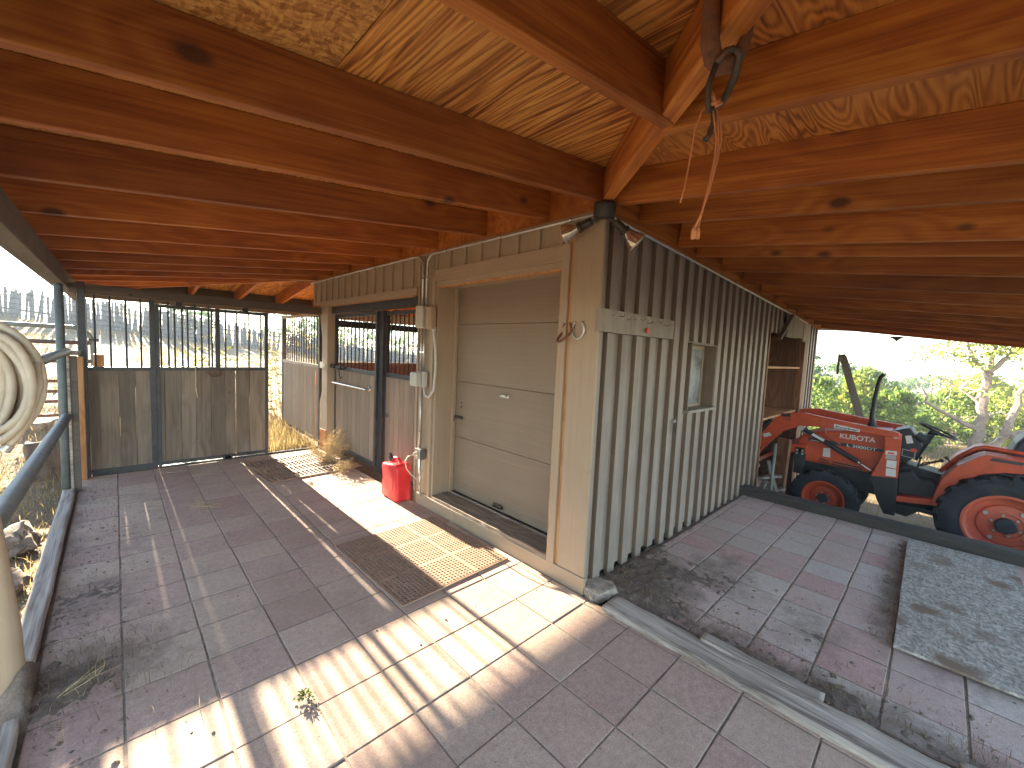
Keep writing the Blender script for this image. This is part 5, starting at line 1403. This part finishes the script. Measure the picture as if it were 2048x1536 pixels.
# dry tumbleweed on the slotted mat
def dry_bush(name, label, cat, loc, size, seed, n, m, r0=.0022, grow=(0,0,1), spread=1.2, levels=3, seg=4, cards=0):
    rnd = random.Random(seed); mb = MB()
    def go(p, d, l, lev, r):
        pts = [p.copy()]
        for i in range(seg):
            d = (d+Vector((rnd.gauss(0,.22),rnd.gauss(0,.22),rnd.gauss(0,.16)))).normalized()
            p = p+d*l/seg
            if p.z < .006: p.z = .006+rnd.uniform(0,.004); d.z = abs(d.z)*.3
            pts.append(p.copy())
            for _ in range(cards if lev < 2 else 0): leafcards(mb, p, d+Vector((rnd.gauss(0,.6),rnd.gauss(0,.6),rnd.gauss(.1,.4))), rnd.uniform(.012,.032), .005, rnd, 0)
        mb.tube(pts, [r*(1-.5*i/seg) for i in range(seg+1)], 4, 0, False)
        if lev > 0:
            for k in range(rnd.randint(3,5)):
                q = pts[rnd.randint(1,seg)]; dd = (d+Vector((rnd.gauss(0,.7),rnd.gauss(0,.7),rnd.gauss(0,.5)))).normalized()
                go(q.copy(), dd, l*rnd.uniform(.4,.7), lev-1, r*.7)
    for k in range(n):
        d = Vector((rnd.gauss(0,spread),rnd.gauss(0,spread),rnd.uniform(.1,1)))+Vector(grow)
        go(Vector((rnd.gauss(0,.02),rnd.gauss(0,.02),.01)), d.normalized(), size*rnd.uniform(.6,1), levels, r0)
    o = mb.build(name, M[m]); o.location = loc; return tag(o, label, cat)
dry_bush('tumbleweed', 'dry tumbleweed lying on the slotted mat at the stall post', 'weed', (-.12,4.12,.014), .30, 4, 15, 'drystem', .0036, (-.5,-.8,.25), .6, cards=1)
dry_bush('tumbleweed', 'thinner heap of dry stems on the sunlit tiles by the sliding door', 'weed', (-.16,3.55,.004), .2, 6, 6, 'drystem', .0026, (-.2,-.8,.0), .6, cards=1)
dry_bush('dry_sprig', 'small dry sprig alone on the tan tiles left of the light strip', 'twig', (-1.56,3.02,.004), .14, 9, 3, 'drystem', .0018, (0,0,-.2), 1., 2)
dry_bush('dry_sprig', 'dry sprig on the dark part of the slotted mat', 'twig', (-.98,3.85,.016), .13, 10, 3, 'drystem', .0016, (0,0,-.2), 1., 2)
dry_bush('dry_sprig', 'dry sprig standing by the door sill beside the holed mat', 'twig', (-.07,1.35,.01), .09, 12, 2, 'drystem', .0014, (0,0,.6), .4, 2)
dry_bush('dry_sprig', 'dry stems sprawling at the foot of the near round post', 'twig', (-2.38,.93,.01), .2, 14, 2, 'drystem', .0014, (.2,-.3,-.1), .9, 1)

# green weed growing through a joint
rw_ = random.Random(3); mb = MB()
for k in range(120):
    a = rw_.uniform(0,6.28); r = rw_.uniform(0,.055)*rw_.uniform(.3,1)
    p = Vector((math.cos(a)*r*.9, math.sin(a)*r*1.2, rw_.uniform(.003,.035)*(1.2-r/.06)))
    leafcards(mb, p, (math.cos(a)+rw_.gauss(0,.4), math.sin(a)+rw_.gauss(0,.4), rw_.uniform(-.1,.7)), rw_.uniform(.014,.03), .010, rw_, 0)
o = mb.build('green_weed', M['greenweed']); o.location = (-1.615,.28,.003); o.scale = (.78,.78,.78); tag(o, 'small green weed growing from a joint in the striped sunlight', 'weed')

# tall dry sunflowers by the gap
def sunflower(loc, h, seed, label):
    rnd = random.Random(seed); t = thing('tall_weed', label, 'weed', loc, 0, 'tall weeds behind the gate')
    st = MB(); lf = MB()
    for k in range(rnd.randint(2,4)):
        p = Vector((rnd.gauss(0,.05),rnd.gauss(0,.05),-.03)); d = Vector((rnd.gauss(0,.12),rnd.gauss(0,.12),1)).normalized(); pts = [p.copy()]
        hh = h*rnd.uniform(.65,1)
        for i in range(8):
            d = (d+Vector((rnd.gauss(0,.09),rnd.gauss(0,.09),.05))).normalized(); p = p+d*hh/8; pts.append(p.copy())
            for q in range(4):
                a = rnd.uniform(0,6.28); dd = Vector((math.cos(a),math.sin(a),rnd.uniform(-.5,.6)))
                if rnd.random() < .5:
                    e = p+dd*rnd.uniform(.05,.14); st.tube([p,(p+e)/2+Vector((0,0,.01)),e], .0022, 4, 0, False)
                    for z_ in range(3): leafcards(lf, e, dd+Vector((rnd.gauss(0,.5),rnd.gauss(0,.5),rnd.gauss(0,.4))), rnd.uniform(.03,.075), rnd.uniform(.015,.035), rnd, 0)
                leafcards(lf, p, dd, rnd.uniform(.04,.09), rnd.uniform(.018,.04), rnd, 0)
        st.tube(pts, [.007*(1-.7*i/8) for i in range(9)], 5, 0, False)
    st.build('stems', M['drystem'], t); lf.build('leaves', M['weedleaf'], t)
for i,(x,y,h,lab) in enumerate(((.02,7.45,1.55,'tall yellow green weed seen in the open gap, left of the partition'),(-.04,8.1,1.7,'tallest weed at the back of the run, seen through the gap'),(.22,7.7,1.75,'tall yellow green weed behind the far end of the partition'),(-.86,6.1,1.5,'tall leafy weed behind the last gate bars'),(-1.12,6.9,1.35,'leafy weed further back behind the gate bars'),(-.95,7.6,1.6,'leafy weed far behind the right end of the gate'),(.38,6.2,1.7,'leafy weed seen through the partition bars'),(.32,5.5,1.5,'weed close behind the partition beside the stall'),(-1.6,7.6,1.0,'low weed behind the middle of the gate'),(.45,6.9,1.6,'weed behind the middle of the partition'))):
    sunflower((x,y,tz(x,y)), h, 60+i, lab)

# trees
def tree(name, label, loc, h, rad, seed, leafm, n_clump=260, per=26, card=(.10,.06), trunk=.12, base=.12, group=None, squash=1., limbs=9, open_=0., barkm='bark', dead=0):
    rnd = random.Random(seed); t = thing(name, label, 'tree', loc, 0, group)
    tb = MB(); cr = MB()
    off = Vector((seed*1.7, seed*.9, seed*2.3))
    def env(z):
        k = (z/h-base)/(1-base)
        if k < 0 or k > 1: return 0
        return rad*(math.sin(math.pi*min(1,(k*.86+.14)))**.7)
    top = Vector((rnd.gauss(0,.1)*h*.3, rnd.gauss(0,.1)*h*.3, h*.9))
    tp_ = [Vector((0,0,-.2))]
    for i in range(1,8):
        k = i/7; tp_.append(Vector((top.x*k+rnd.gauss(0,.04)*h*.3, top.y*k+rnd.gauss(0,.04)*h*.3, h*.9*k)))
    tb.tube(tp_, [trunk*(1-.85*i/7) for i in range(8)], 8, 0, False)
    ends = []
    for k in range(limbs):
        i = rnd.randint(1,5); p = tp_[i].copy(); a = rnd.uniform(0,6.28); d = Vector((math.cos(a),math.sin(a),rnd.uniform(.1,.9))).normalized()
        L = rad*rnd.uniform(.6,1.0); pts = [p.copy()]
        for q in range(5):
            d = (d+Vector((rnd.gauss(0,.22),rnd.gauss(0,.22),rnd.gauss(.03,.2)))).normalized(); p = p+d*L/5; pts.append(p.copy()); ends.append(p.copy())
        r = trunk*(1-.12*i)*.5; tb.tube(pts, [r*(1-.8*q/5) for q in range(6)], 6, 0, False)
    for c in range(n_clump):
        for _ in range(30):
            z = rnd.uniform(h*base, h); e = env(z); a = rnd.uniform(0,6.28); r = e*math.sqrt(rnd.uniform(.12,1))*(1+.35*noise.noise(Vector((math.cos(a)*1.5,math.sin(a)*1.5,z*1.1))+off))
            p = Vector((math.cos(a)*r, math.sin(a)*r, z))
            if noise.noise(p*(1.5/max(.6,rad*.6))+off) > -.12+open_: break
        cs = rnd.uniform(.12,.28)*rad*.55
        for q in range(per):
            v = Vector((rnd.gauss(0,1),rnd.gauss(0,1),rnd.gauss(0,.75)))*cs*.55
            dd = v+Vector((p.x*.3,p.y*.3,.25+rnd.uniform(-.2,.5)))+Vector((rnd.gauss(0,.3),rnd.gauss(0,.3),rnd.gauss(0,.3)))
            leafcards(cr, p+v, dd, card[0]*rnd.uniform(.6,1.3), card[1]*rnd.uniform(.6,1.3), rnd, 0)
    sm(tb.build('trunk', M[barkm], t)); cr.build('crown', M[leafm], t)
    return t
TR = 'junipers beyond the tractor'
spec = [(14.5,1.9,2.8,1.1,'juniper2','dark bluish juniper top just right of the barn end'),(12.2,1.0,1.95,1.1,'juniper','green juniper bush behind the slanting beam'),(13.6,.2,1.9,1.05,'juniper3','yellow green juniper behind the loader arm'),(17.5,.3,2.15,1.2,'juniper','round green juniper behind the exhaust pipe'),(12.8,-.75,1.6,.9,'juniper','low juniper right of the exhaust pipe'),(20.5,-2.6,2.2,1.4,'juniper3','distant pale juniper behind the bare branched tree'),(16.5,-1.9,1.7,1.1,'juniper','low juniper behind the trunk of the bare branched tree'),(23.,1.8,2.7,1.6,'juniper2','distant dark juniper on the left skyline'),(26.,-4.5,2.6,1.8,'juniper','distant juniper at the right edge of the photo'),(16.,-3.6,2.0,1.2,'juniper3','yellow green juniper low at the right edge'),(30.,-1.2,2.9,2.0,'juniper2','farthest dark juniper on the skyline')]
for i,(x,y,h,r,m,lab) in enumerate(spec):
    far = x > 19
    tree('juniper', lab, (x,y,tz(x,y)-.05), h, r, 100+i, m, n_clump=170 if far else 230, per=28, card=(.15,.09) if far else (.10,.06), trunk=.09, base=.02, group=TR, limbs=10)
# the large juniper with bare limbs: trunk and limbs laid out, leaves at the ends
big = thing('juniper', 'large juniper with bare pale sunlit limbs and open crown right of the tractor', 'tree', (13.0,-2.25,-.62), 0, TR)
rg = random.Random(77); tb = MB(); cr = MB()
def limb(pts, r0, r1, mbx=tb):
    P = [Vector(p) for p in pts]; Q = [P[0]]
    for i in range(len(P)-1):
        for k in (1,2,3): Q.append(P[i].lerp(P[i+1], k/3)+Vector((rg.gauss(0,.02),rg.gauss(0,.02),rg.gauss(0,.015))))
    n = len(Q); mbx.tube(Q, [r0+(r1-r0)*i/(n-1) for i in range(n)], 7, 0, False)
    return Q
# local: a = towards -y (right in the photo), z up
def Lq(a, z, d=0): return (d, -a, z)
ends = []
l1 = limb([Lq(0,-.2),Lq(-.02,.5),Lq(.02,1.1),Lq(.0,1.7,.05),Lq(.06,2.2)], .13, .075)
l2 = limb([Lq(.12,-.2),Lq(.25,.35),Lq(.42,.85,-.1),Lq(.55,1.5,-.15),Lq(.62,2.05,-.2)], .11, .05)
l3 = limb([Lq(.0,.75),Lq(-.3,.95,-.1),Lq(-.62,1.1,-.2),Lq(-.95,1.35,-.3),Lq(-1.05,1.7,-.3)], .06, .02)
l4 = limb([Lq(.06,2.2),Lq(.35,2.6),Lq(.42,3.1),Lq(.5,3.8)], .06, .02); l5 = limb([Lq(.02,2.0),Lq(-.25,2.45),Lq(-.4,3.0),Lq(-.35,3.6)], .05, .015)
l6 = limb([Lq(.05,2.15),Lq(.08,2.8,.2),Lq(.0,3.5,.2),Lq(.05,4.0,.2)], .05, .015)
l7 = limb([Lq(.35,.6),Lq(.8,.9,.2),Lq(1.25,1.2,.2),Lq(1.8,1.55,.3)], .06, .02); l8 = limb([Lq(.5,.7),Lq(1.0,.75,-.2),Lq(1.5,1.0,-.4),Lq(2.1,1.6,-.4)], .07, .03)
l9 = limb([Lq(.9,2.2,.3),Lq(.85,2.7,.3),Lq(.95,3.3,.3),Lq(1.0,3.9,.3)], .08, .04); l10 = limb([Lq(1.2,-.1,.4),Lq(1.0,1.0,.4),Lq(.9,2.2,.3)], .12, .08)
l11 = limb([Lq(-.02,1.4),Lq(-.4,1.75,.1),Lq(-.8,2.05,.1)], .035, .012); l12 = limb([Lq(1.4,-.1,-.2),Lq(1.75,.7,-.2),Lq(2.3,1.5,-.2),Lq(2.9,2.2,-.2)], .10, .05)
for Ls in (l3,l7,l8,l11,l2,l1[4:],l12):
    for k in range(9):
        p = Ls[rg.randint(1,len(Ls)-1)].copy(); d = Vector((rg.gauss(0,.5),rg.gauss(0,.9),rg.gauss(.25,.6))).normalized(); pts = [p.copy()]
        for q in range(5):
            d = (d+Vector((rg.gauss(0,.3),rg.gauss(0,.4),rg.gauss(0,.3)))).normalized(); p = p+d*rg.uniform(.06,.14); pts.append(p.copy())
        tb.tube(pts, [.014*(1-.7*q/5) for q in range(6)], 5, 1, False)
def clump(p, cs, n, m_=None):
    for q in range(n):
        v = Vector((rg.gauss(0,1),rg.gauss(0,1),rg.gauss(0,.7)))*cs*.5
        leafcards(cr, Vector(p)+v, v+Vector((0,0,.15))+Vector((rg.gauss(0,.2),rg.gauss(0,.2),rg.gauss(0,.2))), rg.uniform(.06,.13), rg.uniform(.035,.07), rg, 0)
for Ls in (l4,l5,l6,l9):
    for p in Ls[2:]:
        for k in range(4): clump(p+Vector((rg.gauss(0,.25),rg.gauss(0,.34),rg.gauss(.05,.2))), rg.uniform(.12,.3), 24)
for k in range(70):
    a = rg.uniform(-1.15,.9); z = rg.uniform(2.35,4.3)
    if noise.noise(Vector((a*1.6,z*1.4,9))) > -.05: clump(Lq(a,z,rg.gauss(0,.5)), rg.uniform(.14,.32), 24)
for k in range(45):
    a = rg.uniform(-1.1,2.6); z = rg.uniform(1.15,2.15)
    if noise.noise(Vector((a*1.3,z*1.6,3))) > 0: clump(Lq(a,z,.5+rg.gauss(0,.4)), rg.uniform(.14,.3), 24)
for k in range(40):
    clump(Lq(rg.uniform(1.0,3.2),rg.uniform(2.0,4.2),rg.gauss(.3,.4)), rg.uniform(.14,.3), 24)
sm(tb.build('trunk', [M['bark'], M['deadwood']], big)); cr.build('crown', M['juniper3'], big)
# trees above the far fence
for i,(x,y,h,r,lab) in enumerate(((1.4,33,3.1,1.5,'evergreen above the stake fence behind the gate bars'),(7.5,30,5.2,2.4,'evergreen above the far fence seen through the left stall bars'),(11.5,31,5.0,2.6,'evergreen above the far fence seen through the right stall bars'),(15.5,30,4.6,2.4,'evergreen above the far fence at the right of the stall opening'))):
    tree('evergreen', lab, (x,y,tz(x,y)-.1), h, r, 150+i, 'juniper2', n_clump=150, per=24, card=(.2,.12), trunk=.14, base=.1, group='trees above the far fence')

# stake fence along the top of the pasture
def fence_base(x): return tz(x, 25.)
sf = thing('stake_fence', 'long uneven fence of grey upright stakes across the top of the pasture', 'fence', (0,25,1.4))
rf = random.Random(9); mb = MB(); x = -22.
while x < 24:
    w_ = rf.uniform(.07,.13)
    gapn = noise.noise(Vector((x*.55, 1, 0)))
    if not (gapn > .2 and rf.random() < .33):
        zb = fence_base(x)-.1; h = rf.uniform(1.1,1.38) if x < 3 else rf.uniform(1.0,1.22); le = rf.gauss(0,.05)+(.16 if gapn > .1 else 0)*rf.random(); dy = rf.uniform(-.04,.04)
        mb.tube([(x,25+dy,zb),(x+le,25+dy+rf.gauss(0,.03),zb+h)], [w_*.56,w_*.50], 5)
    x += w_*rf.uniform(.72,.98)
rel(mb, sf).build('stakes', M['stake'], sf)
for k in range(2):
    mb = MB(); pts = [(xx,25.08,fence_base(xx)+.3+.55*k) for xx in range(-22,25,2)]; mb.tube(pts, .03, 5); rel(mb, sf).build('stringer', M['stake'], sf)
# pipe corral in front of the stake fence
cf = thing('corral_fence', 'thin pipe corral panels in front of the stake fence', 'fence', (0,24,1.4))
for k in range(6):
    mb = MB(); mb.tube([(xx,24.,tz(xx,24.)+.2+.21*k) for xx in range(-22,25,2)], .016, 5); rel(mb, cf).build('rail', M['rail'], cf)
for xx in range(-22,25,3):
    mb = MB(); mb.cyl((xx+.8,24.,tz(xx,24)-.1),(xx+.8,24.,tz(xx,24)+1.35),.05,8); rel(mb, cf).build('post', M['rail'], cf)
# nearer round cornered panel left of the gate
cp = thing('corral_gate', 'pipe corral gate with rounded corner just beyond the left fence', 'gate', (-4,6.3,.8))
PY_ = 6.3; X1 = -2.36
pts = [(-7.,PY_,1.62),(X1-.22,PY_,1.60)]+[(X1-.22+.2*math.sin(a),PY_,1.40+.2*math.cos(a)) for a in [R(15*i) for i in range(1,7)]]+[(X1-.02,PY_,.3)]
mb = MB(); mb.tube(pts, .028, 10); part('frame', mb, M['pipe'], cp, smooth=40)
for z in (1.42,1.18,.92,.79,.66,.48):
    mb = MB(); mb.cyl((-7.,PY_,z+.02),(X1-.03,PY_,z-.02), .026 if z>1 else .02, 8); part('rail', mb, M['rust' if z<1.0 else 'iron'], cp, smooth=40)
mb = MB(); mb.cyl((X1-.06,PY_-.02,1.44),(X1+.04,PY_-.02,1.44),.02,8); part('hinge_pin', mb, M['iron'], cp)

# ------------------------------------------------------------------ air volume added to pale the distance like lens glare
mb = MB(); mb.box(-170, 215, -170, 215, -9, 9)
hm = bpy.data.materials.new('glare_volume'); hm.use_nodes = True
hn = hm.node_tree; hn.nodes.remove(hn.nodes['Principled BSDF'])
pv = hn.nodes.new('ShaderNodeVolumePrincipled'); pv.inputs['Density'].default_value = .004; pv.inputs['Color'].default_value = (.82,.9,1,1); pv.inputs['Anisotropy'].default_value = 0
hn.links.new(pv.outputs[0], hn.nodes['Material Output'].inputs['Volume'])
tag(mb.build('glare_volume', hm), kind='stuff')
